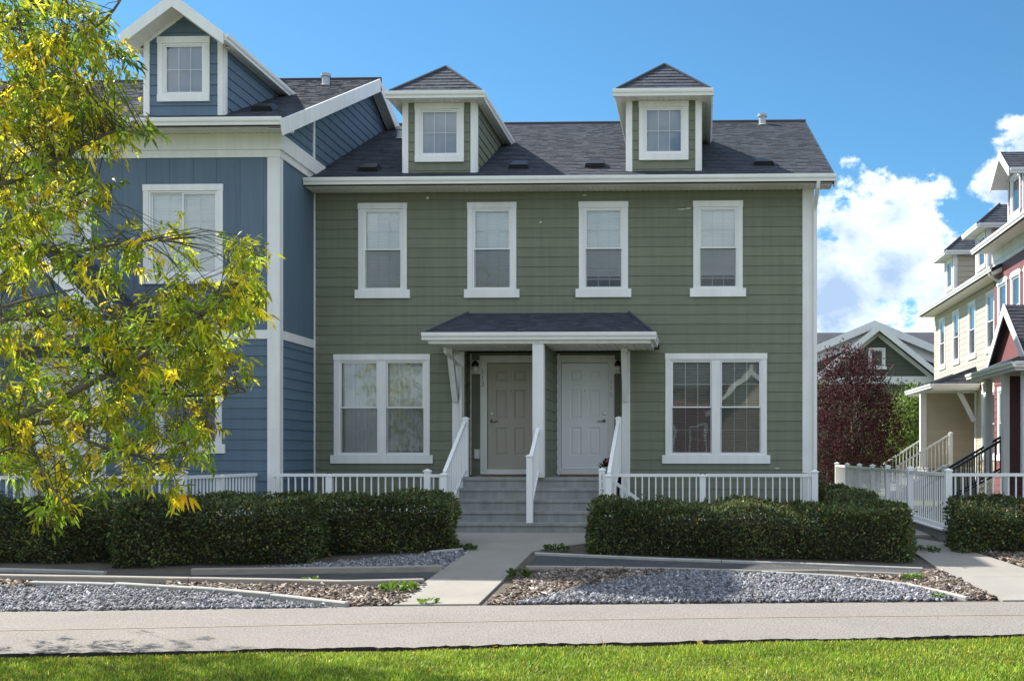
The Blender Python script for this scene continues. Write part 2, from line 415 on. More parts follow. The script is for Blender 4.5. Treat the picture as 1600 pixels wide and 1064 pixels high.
def shingles(parent, O, U, Vd, poly, as_parts=False, m='shingle', e=.14, w=.15, seed=3):
    """courses of shingles on a roof plane: O origin, U along the eave, Vd up the slope; poly convex in (u,v)"""
    O = Vector(O); U = Vector(U).normalized(); Vd = Vector(Vd).normalized(); Nn = U.cross(Vd).normalized()
    if Nn.z < 0: Nn = -Nn
    fm = lambda a, n, z: O + U * a + Vd * z + Nn * n
    r = random.Random(seed); v1 = max(p[1] for p in poly); v = min(p[1] for p in poly); all_ = MB(); n = 0
    while v < v1 - .01:
        row = clip(poly, v, v + e)
        if len(row) >= 3:
            u0 = min(p[0] for p in row); u1 = max(p[0] for p in row); u = u0 - r.uniform(0, w)
            while u < u1:
                ww = w * r.uniform(.6, 1.35); q = clip(row, u + .003, u + ww, 0); u += ww
                if len(q) < 3: continue
                g = r.uniform(.84, 1.16); th = r.choice((.008, .010, .013)); tn = (g * r.uniform(.97, 1.03), g, g * r.uniform(.97, 1.05))
                b = MB() if as_parts else all_
                b.prism(q, .001, lambda a, z, v=v, th=th: .004 + th * max(0, 1 - (z - v) / e), fm, tn, back=False)
                if as_parts: b.build('shingle', m, parent, tint=True); n += 1
        v += e
    if not as_parts and all_.v: all_.build('shingle_field', m, parent, tint=True, kind='stuff')
    return n
def text_mesh(name, body, size, loc, rot, m, parent, depth=.004, vertical=False, font_scale=1):
    cu = bpy.data.curves.new(name, 'FONT'); cu.body = body; cu.size = size; cu.extrude = depth; cu.align_x = 'CENTER'; cu.align_y = 'CENTER'; cu.resolution_u = 4
    o = bpy.data.objects.new(name + '_text', cu); COL.objects.link(o); bpy.context.view_layer.update()
    me = bpy.data.meshes.new_from_object(o.evaluated_get(bpy.context.evaluated_depsgraph_get()))
    bpy.data.objects.remove(o); me.materials.clear(); me.materials.append(M[m])
    t = bpy.data.objects.new(name, me); COL.objects.link(t); t.parent = parent
    t.location = Vector(loc) - OFF.get(parent.name, Vector((0, 0, 0))); t.rotation_euler = rot
    return t
def px_label(o, s): o['label'] = s; return o
# ------------------------------------------------------------------ building elements (in a house's own coordinates: x right, y into the house)
def extrude(b, prof, p0, p1, out):
    """profile (outward, z) swept from p0 to p1"""
    p0 = Vector(p0); p1 = Vector(p1); out = Vector(out); k = len(prof)
    vs = [p + out * q[0] + Vector((0, 0, q[1])) for p in (p0, p1) for q in prof]
    b.add(vs, [tuple(range(k)), tuple(range(2 * k - 1, k - 1, -1))] + [(i, (i + 1) % k, k + (i + 1) % k, k + i) for i in range(k)])
GUT = [(0, 0), (0, -.125), (.068, -.125), (.074, -.085), (.094, -.060), (.100, -.030), (.100, 0), (.090, 0), (.090, -.02), (.01, -.02), (.01, 0)]
def gutter(parent, p0, p1, out, name='gutter'): b = MB(); extrude(b, GUT, p0, p1, out); return b.build(name, 'white_metal', parent)
def soffit(parent, x0, x1, y0, y1, z, along='x'):
    """ribbed vented soffit, one connected sheet"""
    b = MB(); n = max(1, int((x1 - x0 if along == 'x' else y1 - y0) / .10)); vs = []; st = (x0, x1) if along == 'x' else (y0, y1)
    for i in range(n + 1):
        c = st[0] + (st[1] - st[0]) * i / n
        for d, h in ((-.008, 0), (-.004, .012), (.004, .012), (.008, 0)):
            cc = min(max(c + d, st[0]), st[1])
            vs += ([(cc, y0, z + h), (cc, y1, z + h)] if along == 'x' else [(x0, cc, z + h), (x1, cc, z + h)])
    b.add(vs, [(2 * i, 2 * i + 1, 2 * i + 3, 2 * i + 2) for i in range(len(vs) // 2 - 1)])
    return b.build('soffit', 'soffit_metal', parent)
def slab(parent, pts, th, m='roof_deck', name='roof'):
    """roof deck: polygon given at its top, th thick"""
    k = len(pts); b = MB(); b.add(list(pts) + [(p[0], p[1], p[2] - th) for p in pts], [tuple(range(k)), tuple(range(2 * k - 1, k - 1, -1))] + [(i, (i + 1) % k, k + (i + 1) % k, k + i) for i in range(k)])
    return b.build(name, m, parent)
def fb(parent, name, m, fm, *c, **k): return MB().fbox(fm, *c).build(name, m, parent, **k)

def blind_mesh(parent, fm, a0, a1, z0, z1, n, m='blind', pitch=.05, name='blind', tilt=.012):
    b = MB(); k = max(2, int((z1 - z0) / pitch)); vs = []
    for i in range(k + 1):
        z = z1 - (z1 - z0) * i / k
        vs += [fm(a0, n - tilt, z), fm(a1, n - tilt, z), fm(a0, n, z - pitch * .85), fm(a1, n, z - pitch * .85)] if i < k else []
    b.add(vs, [(2 * i, 2 * i + 1, 2 * i + 3, 2 * i + 2) for i in range(len(vs) // 2 - 1)])
    return b.build(name, m, parent)
def curtain_mesh(parent, fm, a0, a1, z0, z1, n, m='curtain'):
    b = MB(); k = 28; vs = []
    for i in range(k + 1):
        a = a0 + (a1 - a0) * i / k; d = .014 * math.sin(i * 1.9) + .006 * math.sin(i * .7)
        vs += [fm(a, n + d, z0), fm(a, n + d, z1)]
    b.add(vs, [(2 * i, 2 * i + 2, 2 * i + 3, 2 * i + 1) for i in range(k)])
    return b.build('curtain', m, parent, smooth=True)
def muntins(parent, fm, a0, a1, z0, z1, nc, nr, n, w=.014):
    for i in range(1, nc):
        c = a0 + (a1 - a0) * i / nc; fb(parent, 'muntin', 'white_vinyl', fm, c - w / 2, c + w / 2, n - .006, n + .006, z0, z1)
    for i in range(1, nr):
        c = z0 + (z1 - z0) * i / nr; fb(parent, 'muntin', 'white_vinyl', fm, a0, a1, n - .0045, n + .0045, c - w / 2, c + w / 2)
def sash(parent, fm, a0, a1, z0, z1, n, t=.023, nc=3, nr=2):
    MB().ring(fm, a0, a1, z0, z1, t, n - .03, n).build('sash', 'white_vinyl', parent)
    MB().add(quad(fm, a0 + t, a1 - t, z0 + t, z1 - t, n - .014), [(0, 1, 2, 3)]).build('pane', 'glass', parent)
    if nc: muntins(parent, fm, a0 + t, a1 - t, z0 + t, z1 - t, nc, nr, n - .024)
def window(root, fm, a0, a1, z0, z1, style='hung', cover=('blind', 0.0), head=.108, side=.09, sill=.155, ear=.06, units=1, mid=.16, top='flat', label=None):
    """cased window; a/z give the outer edges of the boards; cover = (what hangs behind, height of the open gap at the bottom)"""
    ia0, ia1, iz0, iz1 = a0 + side, a1 - side, z0 + sill, z1 - head
    w = MB().ring(fm, ia0 + .001, ia1 - .001, iz0 + .001, iz1 - .001, .028, -.10, .018).build('window', 'white_vinyl', root, label=label)
    if top == 'eared':
        MB().prism([(a0 - .05, z1 - head), (a1 + .05, z1 - head), (a1 + .05, z1 - .05), (a1 - .10, z1 + .03), (a0 + .10, z1 + .03), (a0 - .05, z1 - .05)], 0, .045, fm).build('head_casing', 'white_trim', w)
    else: fb(w, 'head_casing', 'white_trim', fm, a0 - .006, a1 + .006, 0, .042, z1 - head, z1)
    for b0, b1 in ((a0, ia0), (ia1, a1)): fb(w, 'casing', 'white_trim', fm, b0, b1, 0, .034, z0 + sill, z1 - head)
    fb(w, 'sill', 'white_trim', fm, a0 - ear, a1 + ear, 0, .052, z0, z0 + sill)
    uw = ((ia1 - ia0) - mid * (units - 1)) / units
    for u in range(units):
        p0 = ia0 + u * (uw + mid); p1 = p0 + uw
        if u: fb(w, 'mullion', 'white_trim', fm, p0 - mid, p0, -.10, .034, iz0 + .028, iz1 - .028)
        q0 = p0 + (.030 if u == 0 else .004); q1 = p1 - (.030 if u == units - 1 else .004); y0 = iz0 + .030; y1 = iz1 - .030; zm = (y0 + y1) / 2
        if style == 'hung':
            sash(w, fm, q0, q1, zm - .01, y1, .006)
            sash(w, fm, q0, q1, y0, zm + .02, -.030)
            MB().add(quad(fm, q0 + .01, q1 - .01, y0 + .01, zm - .012, -.006), [(0, 1, 2, 3)]).build('insect_screen', 'screen', w)
        elif style == 'fixed': sash(w, fm, q0, q1, y0, y1, 0, nc=3, nr=2)
        elif style == 'slider':
            c = (q0 + q1) / 2; sash(w, fm, q0, c + .02, y0, y1, -.030, nc=2, nr=3); sash(w, fm, c - .02, q1, y0, y1, .006, nc=2, nr=3)
        what, gap = cover if not isinstance(cover, list) else cover[u]
        bz = y0 + gap
        if what == 'blind':
            blind_mesh(w, fm, q0 + .02, q1 - .02, bz, y1 - .005, -.062, tilt=.005)
            if gap: fb(w, 'blind_rail', 'white_vinyl', fm, q0 + .02, q1 - .02, -.10, -.075, bz - .05, bz - .02)
        elif what == 'dark': blind_mesh(w, fm, q0 + .02, q1 - .02, bz, y1 - .005, -.085, 'dark_blind', tilt=.025)
        elif what == 'roller': MB().add(quad(fm, q0 + .01, q1 - .01, bz, y1, -.075), [(0, 1, 2, 3)]).build('sky_tinted_blind', 'sky_tinted_blind', w)
        elif what == 'curtain': curtain_mesh(w, fm, q0 + .01, q1 - .01, bz, y1 - .005, -.10)
    return [(a0, a1, z0, z1), (a0 - ear, a1 + ear, z0, z0 + sill)], (ia0, ia1, iz0, iz1)

def door(root, y, x0, x1, z0, z1, cas, m, latch, digits, dx):
    fm = front(y)
    f = MB().add([], [])
    # frame: jambs and head casing, threshold
    k = cas
    f.fbox(fm, x0 - k, x0 - .006, 0, .035, z0 - .10, z1 + .010); fr = f.build('door_frame', 'white_trim', root)
    fb(fr, 'jamb_casing', 'white_trim', fm, x1 + .006, x1 + k, 0, .035, z0 - .10, z1 + .010)
    fb(fr, 'head_casing', 'white_trim', fm, x0 - k - .01, x1 + k + .01, 0, .042, z1 + .010, z1 + .145)
    fb(fr, 'threshold', 'white_metal', fm, x0 - .006, x1 + .006, -.06, .05, z0 - .10, z0 - .004)
    W = x1 - x0; H = z1 - z0
    pz = [(.10, .42), (.50, .89), (.785 - .0, .925)]
    cols = [(.17 * W, .43 * W), (.57 * W, .83 * W)]
    rows = [(.125 * H, .395 * H), (.475 * H, .755 * H), (.83 * H, .935 * H)]
    ops = [(x0 + c[0], x0 + c[1], z0 + r[0], z0 + r[1]) for c in cols for r in rows]
    d = wall_open(root, fm, x0, x1, z0, z1, ops, -.05, -.006, m, 'door')
    for o in ops:
        a0, a1, b0, b1 = o; p = MB(); t = .028
        oo = [(a0, b0), (a1, b0), (a1, b1), (a0, b1)]; i1 = [(a0 + t, b0 + t), (a1 - t, b0 + t), (a1 - t, b1 - t), (a0 + t, b1 - t)]; t2 = t + .03
        i2 = [(a0 + t2, b0 + t2), (a1 - t2, b0 + t2), (a1 - t2, b1 - t2), (a0 + t2, b1 - t2)]
        p.add([fm(a, -.006, z) for a, z in oo] + [fm(a, -.022, z) for a, z in i1] + [fm(a, -.011, z) for a, z in i2],
              [(k_, (k_ + 1) % 4, 4 + (k_ + 1) % 4, 4 + k_) for k_ in range(4)] + [(4 + k_, 4 + (k_ + 1) % 4, 8 + (k_ + 1) % 4, 8 + k_) for k_ in range(4)] + [(8, 9, 10, 11)])
        p.build('panel', m, d)
    hx = x0 + .075 if latch == 'l' else x1 - .075; s = 1 if latch == 'l' else -1; zh = z0 + .905
    h = MB(); h.tube([fm(hx, -.01, zh), fm(hx, .02, zh)], .030, 12); h.tube([fm(hx, .02, zh), fm(hx, .055, zh), fm(hx + s * .05, .06, zh), fm(hx + s * .12, .05, zh - .006)], [.012, .013, .012, .009], 8); h.build('handle', 'steel', d, smooth=True)
    h = MB(); h.tube([fm(hx, -.01, zh + .135), fm(hx, .018, zh + .135), fm(hx, .022, zh + .135)], [.032, .032, .020], 14); h.build('deadbolt', 'steel', d)
    MB().tube([fm((x0 + x1) / 2, -.01, z0 + .74 * H), fm((x0 + x1) / 2, .004, z0 + .74 * H)], .010, 8).build('peephole', 'black_metal', d)
    for i, ch in enumerate(digits):
        text_mesh('house_number', ch, .135, (dx, y - .040, z1 - .17 - i * .115 - (.20 if digits.endswith('5') else 0)), (R(90), 0, 0), 'number_metal', root)
    return [(x0 - k, x1 + k, z0 - .12, z1 + .145)]

def wall_lamp(root, x, y, z):
    fm = front(y)
    l = fb(root, 'wall_lamp', 'white_trim', fm, x - .10, x + .10, 0, .03, z - .13, z + .13)
    b = MB(); b.lathe((x, y - .115, z), [(.012, .115), (.035, .10), (.062, .06), (.070, .015), (.066, .005)], 12); b.tube([(x, y - .03, z + .03), (x, y - .07, z + .10), (x, y - .115, z + .11)], .012, 6); b.build('lamp_hood', 'black_metal', l, smooth=True)
    b = MB(); b.lathe((x, y - .115, z), [(.050, .004), (.052, -.06), (.040, -.10), (.015, -.115)], 12); b.build('lamp_shade', 'lamp_glass', l, smooth=True)

def roof_vent(root, x, y, z, slope):
    b = MB(); n = Vector((0, -slope, 1)).normalized(); v = Vector((0, 1, slope)).normalized(); o = Vector((x, y, z))
    q = lambda u, w, h: o + Vector((u, 0, 0)) + v * w + n * h
    b.hexa([q(-.20, -.17, .0), q(.20, -.17, .0), q(.16, .22, 0), q(-.16, .22, 0), q(-.17, -.17, .085), q(.17, -.17, .085), q(.13, .12, .10), q(-.13, .12, .10)])
    b.build('roof_vent', 'black_metal', root)
def vent_pipe(root, x, y, z):
    b = MB(); b.lathe((x, y, z - .1), [(.16, .06), (.08, .10), (.08, .27), (.105, .27), (.105, .33), (.02, .34)], 12); b.build('vent_pipe', 'vent_metal', root)

# ------------------------------------------------------------------ the flat fronted two door house
G_W = 9.06; SL = .479; EZ = 6.69
def main_roof_z(y): return EZ - .03 + SL * (y + .5)
def hip_dormer(root, xc, sid, near, wcover=('roller', 0.0)):
    hw, eh, yf = .67, .81, -.30; zs = 8.20; ze = 8.30; za = 9.03; base = main_roof_z(0) - .02
    ops, inner = window(root, front(0), xc - .455, xc + .455, 7.10, 8.19, 'fixed', wcover, head=.11, side=.09, sill=.12, ear=0)
    d = wall_open(root, front(0), xc - hw, xc + hw, base - .3, zs, [inner], -.10, -.001, 'sheathing', 'dormer')
    lap_siding(d, front(0), xc - hw + .09, xc + hw - .09, base, zs, ops, sid, joints=False)
    for s in (-1, 1):
        fb(d, 'corner_board', 'white_trim', front(0), xc + s * hw - (.09 if s > 0 else 0), xc + s * hw + (0 if s > 0 else .09), 0, .03, base - .02, zs)
        fm = sideR(xc + hw) if s > 0 else sideL(xc - hw)
        tri = [(.0, base), (2.65, zs), (.0, zs)] if s > 0 else [(-2.65, zs), (0, base), (0, zs)]
        MB().prism([(p[0], p[1] - (.25 if p[1] < 8 else 0)) for p in tri], -.08, -.001, fm).build('side_wall', 'sheathing', d)
        lap_poly(d, fm, clip(tri, .09, 9, 0) if s > 0 else clip(tri, -9, -.09, 0), sid)
        a = sorted((s * -.0, s * .09))
        fb(d, 'corner_board', 'white_trim', fm, a[0], a[1], 0, .03, base - .02, zs)
        xs = sorted((xc + s * hw, xc + s * eh)); soffit(d, xs[0], xs[1], -.0, 2.7, zs - .004, 'y')
        gutter(d, (xc + s * eh, yf, ze), (xc + s * eh, 2.85, ze), (s, 0, 0))
        fb(d, 'fascia', 'white_trim', front(0), *sorted((xc + s * eh, xc + s * (eh - .022))), -2.8, .30, zs - .02, ze - .01)
        MB().box(*sorted((xc + s * (eh + .02), xc + s * (eh + .08))), 2.62, 2.70, zs - .22, zs - .02).build('downspout_end', 'white_metal', d)
    soffit(d, xc - eh, xc + eh, yf, -.001, zs - .004)
    gutter(d, (xc - eh - .10, yf, ze), (xc + eh + .10, yf, ze), (0, -1, 0))
    fb(d, 'fascia', 'white_trim', front(yf + .022), xc - eh + .0221, xc + eh - .0221, 0, .021, zs - .02, ze - .01)
    # hip roof
    ap = Vector((xc, yf + eh, za)); bk = Vector((xc, 4.4, za)); fl = Vector((xc - eh - .03, yf - .03, ze)); fr_ = Vector((xc + eh + .03, yf - .03, ze)); bl = Vector((xc - eh - .03, 2.9, ze)); br = Vector((xc + eh + .03, 2.9, ze))
    s = MB(); s.add([fl, fr_, br, bl, ap, bk], [(0, 1, 4), (1, 2, 5, 4), (3, 0, 4, 5), (2, 3, 5), (0, 3, 2, 1)]); rf = s.build('roof', 'roof_deck', d)
    V = ap - (fl + fr_) / 2; L = V.length; w2 = eh + .03
    shingles(d, (fl + fr_) / 2, (1, 0, 0), V, [(-w2, 0), (w2, 0), (0, L)], as_parts=near, seed=int(xc * 10))
    for sgn, p in ((-1, fl), (1, fr_)):
        U = Vector((0, 1, 0)); Vv = Vector((xc, p.y, za)) - Vector((p.x, p.y, ze)); LL = Vv.length
        shingles(d, p, U, Vv, [(0, 0), (2.93, 0), (4.4 - p.y, LL), (eh + .03, LL)], seed=int(xc * 7) + sgn)
        b = MB(); b.tube([p + Vector((0, 0, .015)), ap + Vector((0, 0, .02))], .030, 5); b.build('hip_cap', 'shingle', d)
    return d

def flat_house(loc, rot, label, sid, near, left_wall, covers, lower, dmat, group=None):
    root = thing('townhouse', label, 'house', loc, rot, group, local=True)
    F0 = front(0); ops = []; inn = []
    for xc, cv in zip((1.31, 3.345, 5.41, 7.515), covers):
        o, i = window(root, F0, xc - .453, xc + .453, 4.59, 6.35, 'hung', cv); ops += o; inn.append(i)
    for (a0, a1), cv in zip(((.40, 2.19), (6.55, 8.41)), lower):
        o, i = window(root, F0, a0, a1, 1.535, 3.555, 'hung', cv, units=2, side=.085); ops += o; inn.append(i)
    rec = (2.83, 5.74, .2, 3.62)
    hid = (2.61, 5.90, .2, 3.62)
    w = wall_open(root, F0, 0, G_W + .18, -.2, 6.60, inn + [rec], -.16, -.001, 'sheathing')
    lap_siding(w, F0, 0.03, G_W, .0, 6.56, ops + [hid, (2.42, 6.44, 3.62, 3.86), (2.87, 5.91, 3.86, 4.30)], sid, seed=4)
    fb(root, 'corner_board', 'white_trim', F0, G_W, G_W + .18, 0, .03, 0, 6.56)
    fb(root, 'corner_board', 'white_trim', sideR(G_W + .18), -.03, .14, .001, .03, 0, 6.56)
    if near:
        fb(root, 'corner_bead', 'white_metal', F0, .024, .052, .0, .03, 0, 6.53)
        for x, z, w_, h_ in ((2.15, 6.44, .030, .030), (4.25, 5.98, .025, .018), (5.06, 6.47, .05, .012), (6.86, 6.20, .11, .010), (6.98, 6.215, .05, .014), (3.05, 6.33, .015, .014), (8.6, 1.45, .05, .012)):
            MB().prism([(x - w_, z - h_ * .3), (x - w_ * .2, z - h_), (x + w_, z), (x + w_ * .3, z + h_), (x - w_ * .6, z + h_ * .6)], .021, .0235, F0).build('paint_chip', 'paint_chip', w)
    # right and back walls, floors
    rp = [(0, -.2), (10.2, -.2), (10.2, 6.6), (5.1, 9.05), (0, 6.6)]
    MB().prism(rp, -.16, -.001, sideR(G_W + .18)).build('side_wall', 'sheathing', root)
    lap_poly(root, sideR(G_W + .18), [(.14, 0), (10.2, 0), (10.2, 6.55), (5.1, 9.0), (.14, 6.62)], sid)
    MB().prism(rp, -.16, -.001, sideR(.16)).build('party_wall', 'sheathing', root)
    if left_wall:
        lp = [(-p[0], p[1]) for p in [(.0, 0), (10.2, 0), (10.2, 6.55), (5.1, 9.0), (.0, 6.62)]][::-1]
        lap_poly(root, sideL(0), lp, sid)
    MB().box(0, G_W + .18, 10.04, 10.2, -.2, 6.6).build('back_wall', sid, root)
    b = MB(); b.box(.17, G_W, .17, 10, 4.15, 4.30); b.build('floor', 'interior', root)
    MB().box(.17, G_W, 4.0, 4.1, .0, 6.6).build('inner_wall', 'interior', root)
    MB().box(.17, G_W, .17, 10, 6.62, 6.66).build('ceiling', 'interior', root)
    # eaves
    x0, x1 = .03, G_W + .55
    fb(root, 'fascia', 'white_trim', front(-.5), x0, x1 - .05, -.022, 0, 6.535, 6.66)
    gutter(root, (x0, -.5, EZ), (x1, -.5, EZ), (0, -1, 0))
    soffit(root, x0, x1 - .06, -.478, -.03, 6.540)
    MB().box(x1 - .06, x1 - .055, -.5, -.03, 6.535, 6.64).build('eave_return', 'white_trim', root)
    b = MB(); b.tube([(G_W + .24, -.54, 6.58), (G_W + .23, -.50, 6.48), (G_W + .225, -.10, 6.22), (G_W + .225, -.055, 6.14), (G_W + .225, -.055, .3)], .038, 8); b.build('downspout', 'white_metal', root)
    # roof
    r0 = (x0, -.54, EZ - .03); yr = 5.1; zr = main_roof_z(yr)
    rf = slab(root, [(x0, -.54, main_roof_z(-.54)), (x1, -.54, main_roof_z(-.54)), (x1, yr, zr), (x0, yr, zr)], .10)
    slab(root, [(x0, yr, zr), (x1, yr, zr), (x1, 10.7, main_roof_z(-.54)), (x0, 10.7, main_roof_z(-.54))], .10)
    LL = math.hypot(yr + .54, zr - main_roof_z(-.54))
    shingles(rf, (x0, -.54, main_roof_z(-.54)), (1, 0, 0), (0, yr + .54, zr - main_roof_z(-.54)), [(0, 0), (x1 - x0, 0), (x1 - x0, LL), (0, LL)], seed=9)
    b = MB(); b.tube([(x0, yr, zr + .01), (x1, yr, zr + .01)], .05, 6); b.build('ridge_cap', 'shingle', rf)
    for s in (0, 1):
        p, q = ((x1 - .02, -.54, main_roof_z(-.54) - .10), (x1 - .02, yr, zr - .10)) if s == 0 else ((x1 - .02, 10.7, main_roof_z(-.54) - .10), (x1 - .02, yr, zr - .10))
        b = MB(); b.beam(p, q, .025, .19); b.build('rake_board', 'white_trim', root)
        b = MB(); b.add([(G_W + .18, p[1], p[2] - .04), (x1 - .03, p[1], p[2] - .04), (x1 - .03, q[1], q[2] - .04), (G_W + .18, q[1], q[2] - .04)], [(0, 1, 2, 3)]); b.build('rake_soffit', 'soffit_metal', root)
    for i, xc in enumerate((2.37, 6.52)): hip_dormer(root, xc, sid, near)
    for x, y in ((.98, .30), (3.79, .42), (5.22, .48), (8.38, .54)): roof_vent(root, x, y, main_roof_z(y) + .01, SL)
    vent_pipe(root, .66, 3.5, main_roof_z(3.5)); vent_pipe(root, 8.60, 4.8, main_roof_z(4.8))
    # recessed porch
    yd = .45; dops = []
    dops += door(root, yd, 3.175, 4.055, 1.428, 3.42, .135, dmat[0], 'l', '113' if near else '', 3.085)
    dops += door(root, yd, 4.577, 5.455, 1.428, 3.42, .12, dmat[1], 'r', '115' if near else '', 5.515)
    dw = MB().box(2.84, 5.73, yd + .06, yd + .16, .2, 3.62).build('porch_wall', 'sheathing', root)
    MB().box(2.84, 5.73, yd + .001, yd + .0599, 3.58, 3.62).build('lintel', 'sheathing', dw)
    lap_siding(dw, front(yd), 2.83, 4.33, 1.3, 3.62, dops[:1], sid, joints=False); lap_siding(dw, front(yd), 4.49, 5.74, 1.3, 3.62, dops[1:], sid, joints=False)
    lap_poly(dw, sideR(2.83), [(-.0, 1.3), (yd, 1.3), (yd, 3.62), (-.0, 3.62)], sid); lap_poly(dw, sideL(5.74), [(-yd, 1.3), (0, 1.3), (0, 3.62), (-yd, 3.62)], sid)
    dv = MB().box(4.34, 4.48, -1.2, yd, 1.306, 3.6).build('divider_wall', 'sheathing', root)
    lap_poly(dv, sideR(4.48), [(-1.19, 1.306), (yd - .03, 1.306), (yd - .03, 3.6), (-1.19, 3.6)], sid); lap_poly(dv, sideL(4.34), [(-yd + .03, 1.306), (1.19, 1.306), (1.19, 3.6), (-yd + .03, 3.6)], sid)
    for x in (2.845, 4.515): MB().box(x, x + .025, yd - .03, yd - .005, 1.31, 3.6).build('corner_bead', 'white_metal', dw)
    MB().box(4.31, 4.50, -1.39, -1.2, 1.306, 3.6).build('porch_post', 'white_trim', root)
    wall_lamp(root, 2.965, yd - .02, 3.35); wall_lamp(root, 5.655, yd - .02, 3.35)
    o = fb(root, 'outlet_cover', 'plastic_box', front(yd - .02), 2.93, 3.03, 0, .03, 1.62, 1.80); fb(o, 'outlet_face', 'white_vinyl', front(yd - .05), 2.955, 3.005, 0, .006, 1.66, 1.76)
    # canopy
    cz = 3.79; xl, xr, yf = 2.51, 6.34, -1.40
    fb(root, 'fascia', 'white_trim', front(yf), xl, xr, -.022, 0, cz - .185, cz - .01)
    for s, x in ((-1, xl), (1, xr)):
        MB().box(*sorted((x, x - s * .022)), yf + .0222, -.03, cz - .185, cz - .01).build('fascia', 'white_trim', root)
        gutter(root, (x, yf, cz), (x, -.04, cz), (s, 0, 0))
    gutter(root, (xl - .10, yf, cz), (xr + .10, yf, cz), (0, -1, 0))
    soffit(root, xl + .022, xr - .022, yf + .022, -.002, 3.612)
    b = MB(); tl, tr_ = (2.90, -.02, 4.30), (5.88, -.02, 4.30); a, c = (xl - .03, yf - .03, cz), (xr + .03, yf - .03, cz); e, f = (xl - .03, -.02, cz), (xr + .03, -.02, cz)
    b.add([a, c, f, e, tl, tr_], [(0, 1, 5, 4), (1, 2, 5), (3, 0, 4), (2, 3, 4, 5), (0, 3, 2, 1)]); cr_ = b.build('porch_roof', 'roof_deck', root)
    V = Vector((0, tl[1] - a[1], tl[2] - a[2])); L = V.length
    shingles(cr_, a, (1, 0, 0), V, [(0, 0), (c[0] - a[0], 0), (tr_[0] - a[0], L), (tl[0] - a[0], L)], as_parts=near, seed=21)
    for p, t, s in ((a, tl, -1), (c, tr_, 1)):
        Vs = Vector((t[0] - p[0], 0, t[2] - p[2])); Ls = Vs.length
        shingles(cr_, p, (0, 1, 0), Vs, [(0, 0), (e[1] - a[1], 0), (e[1] - a[1], Ls)], seed=5)
        b = MB(); b.tube([Vector(p) + Vector((0, 0, .012)), Vector(t) + Vector((0, 0, .012))], .028, 5); b.build('hip_cap', 'shingle', cr_)
    for x0_, x1_ in ((2.61, 2.83), (5.75, 5.90)):
        fb(root, 'corner_board', 'white_trim', F0, x0_, x1_, 0, .032, .9, 3.6)
        xm = x0_ + .07
        k = MB().beam((xm, -.50, 3.56), (xm, -.06, 2.70), .10, .13).build('bracket', 'white_trim', root)
        MB().box(xm - .05, xm + .05, -.55, -.033, 3.54, 3.605).build('bracket_arm', 'white_trim', k)
    b = MB(); b.tube([(xl + .16, yf + .55, 3.60), (xl + .165, yf + .56, 3.52), (xl + .22, -.20, 3.36), (xl + .27, -.08, 3.33), (xl + .28, -.07, 1.4)], .034, 8); b.build('downspout', 'white_metal', root)
    return root

# ------------------------------------------------------------------ steps and railings
def post(root, x, y, z0, z1, w=.10):
    p = MB().box(x - w / 2, x + w / 2, y - w / 2, y + w / 2, z0, z1).build('post', 'white_vinyl', root)
    c = MB(); h = w / 2 + .012; c.add([(x - h, y - h, z1), (x + h, y - h, z1), (x + h, y + h, z1), (x - h, y + h, z1), (x - h, y - h, z1 + .02), (x + h, y - h, z1 + .02), (x + h, y + h, z1 + .02), (x - h, y + h, z1 + .02), (x, y, z1 + .05)],
              [(0, 1, 5, 4), (1, 2, 6, 5), (2, 3, 7, 6), (3, 0, 4, 7), (4, 5, 8), (5, 6, 8), (6, 7, 8), (7, 4, 8), (0, 3, 2, 1)]); c.build('cap', 'white_vinyl', p)
    return p
def run(root, p0, p1, t0, t1, b0, b1, step=.115, w=.022, m='white_vinyl'):
    """rails and balusters from p0 to p1 (x,y); t = height of the top rail's top at either end, b = of the bottom rail's underside"""
    p0 = Vector((*p0, 0)); p1 = Vector((*p1, 0)); L = (p1 - p0).length; n = max(1, round(L / step)); z = Vector((0, 0, 1))
    MB().beam(p0 + z * (t0 - .025), p1 + z * (t1 - .025), .06, .05).build('top_rail', m, root)
    MB().beam(p0 + z * (b0 + .02), p1 + z * (b1 + .02), .045, .04).build('bottom_rail', m, root)
    for i in range(n):
        f = (i + .5) / n; c = p0.lerp(p1, f); zt = t0 + (t1 - t0) * f - .05; zb = b0 + (b1 - b0) * f + .04
        MB().box(c.x - w / 2, c.x + w / 2, c.y - w / 2, c.y + w / 2, zb, zt).build('baluster', m, root)
def concrete_steps(loc, rot, label):
    s = thing('concrete_steps', label, 'steps', loc, rot, local=True)
    MB().box(3.08, 5.66, -1.27, .44, .0, 1.305).build('landing', 'step_concrete', s)
    for i in range(4):
        z = 1.305 - .18 * (i + 1); y1 = -1.27 - .28 * i; y0 = y1 - .28
        b = MB(); fm = lambda a, n, z_: (n, a, z_)
        b.prism([(y0, .0), (y1, .0), (y1, z), (y0 - .022, z), (y0 - .022, z - .045), (y0, z - .055)], 3.08 - .004 * i, 5.66 + .004 * i, fm); b.build('step', 'step_concrete', s)
    MB().box(3.08, 5.66, -1.292, -1.2702, 1.255, 1.305).build('nosing', 'step_concrete', s)
    return s
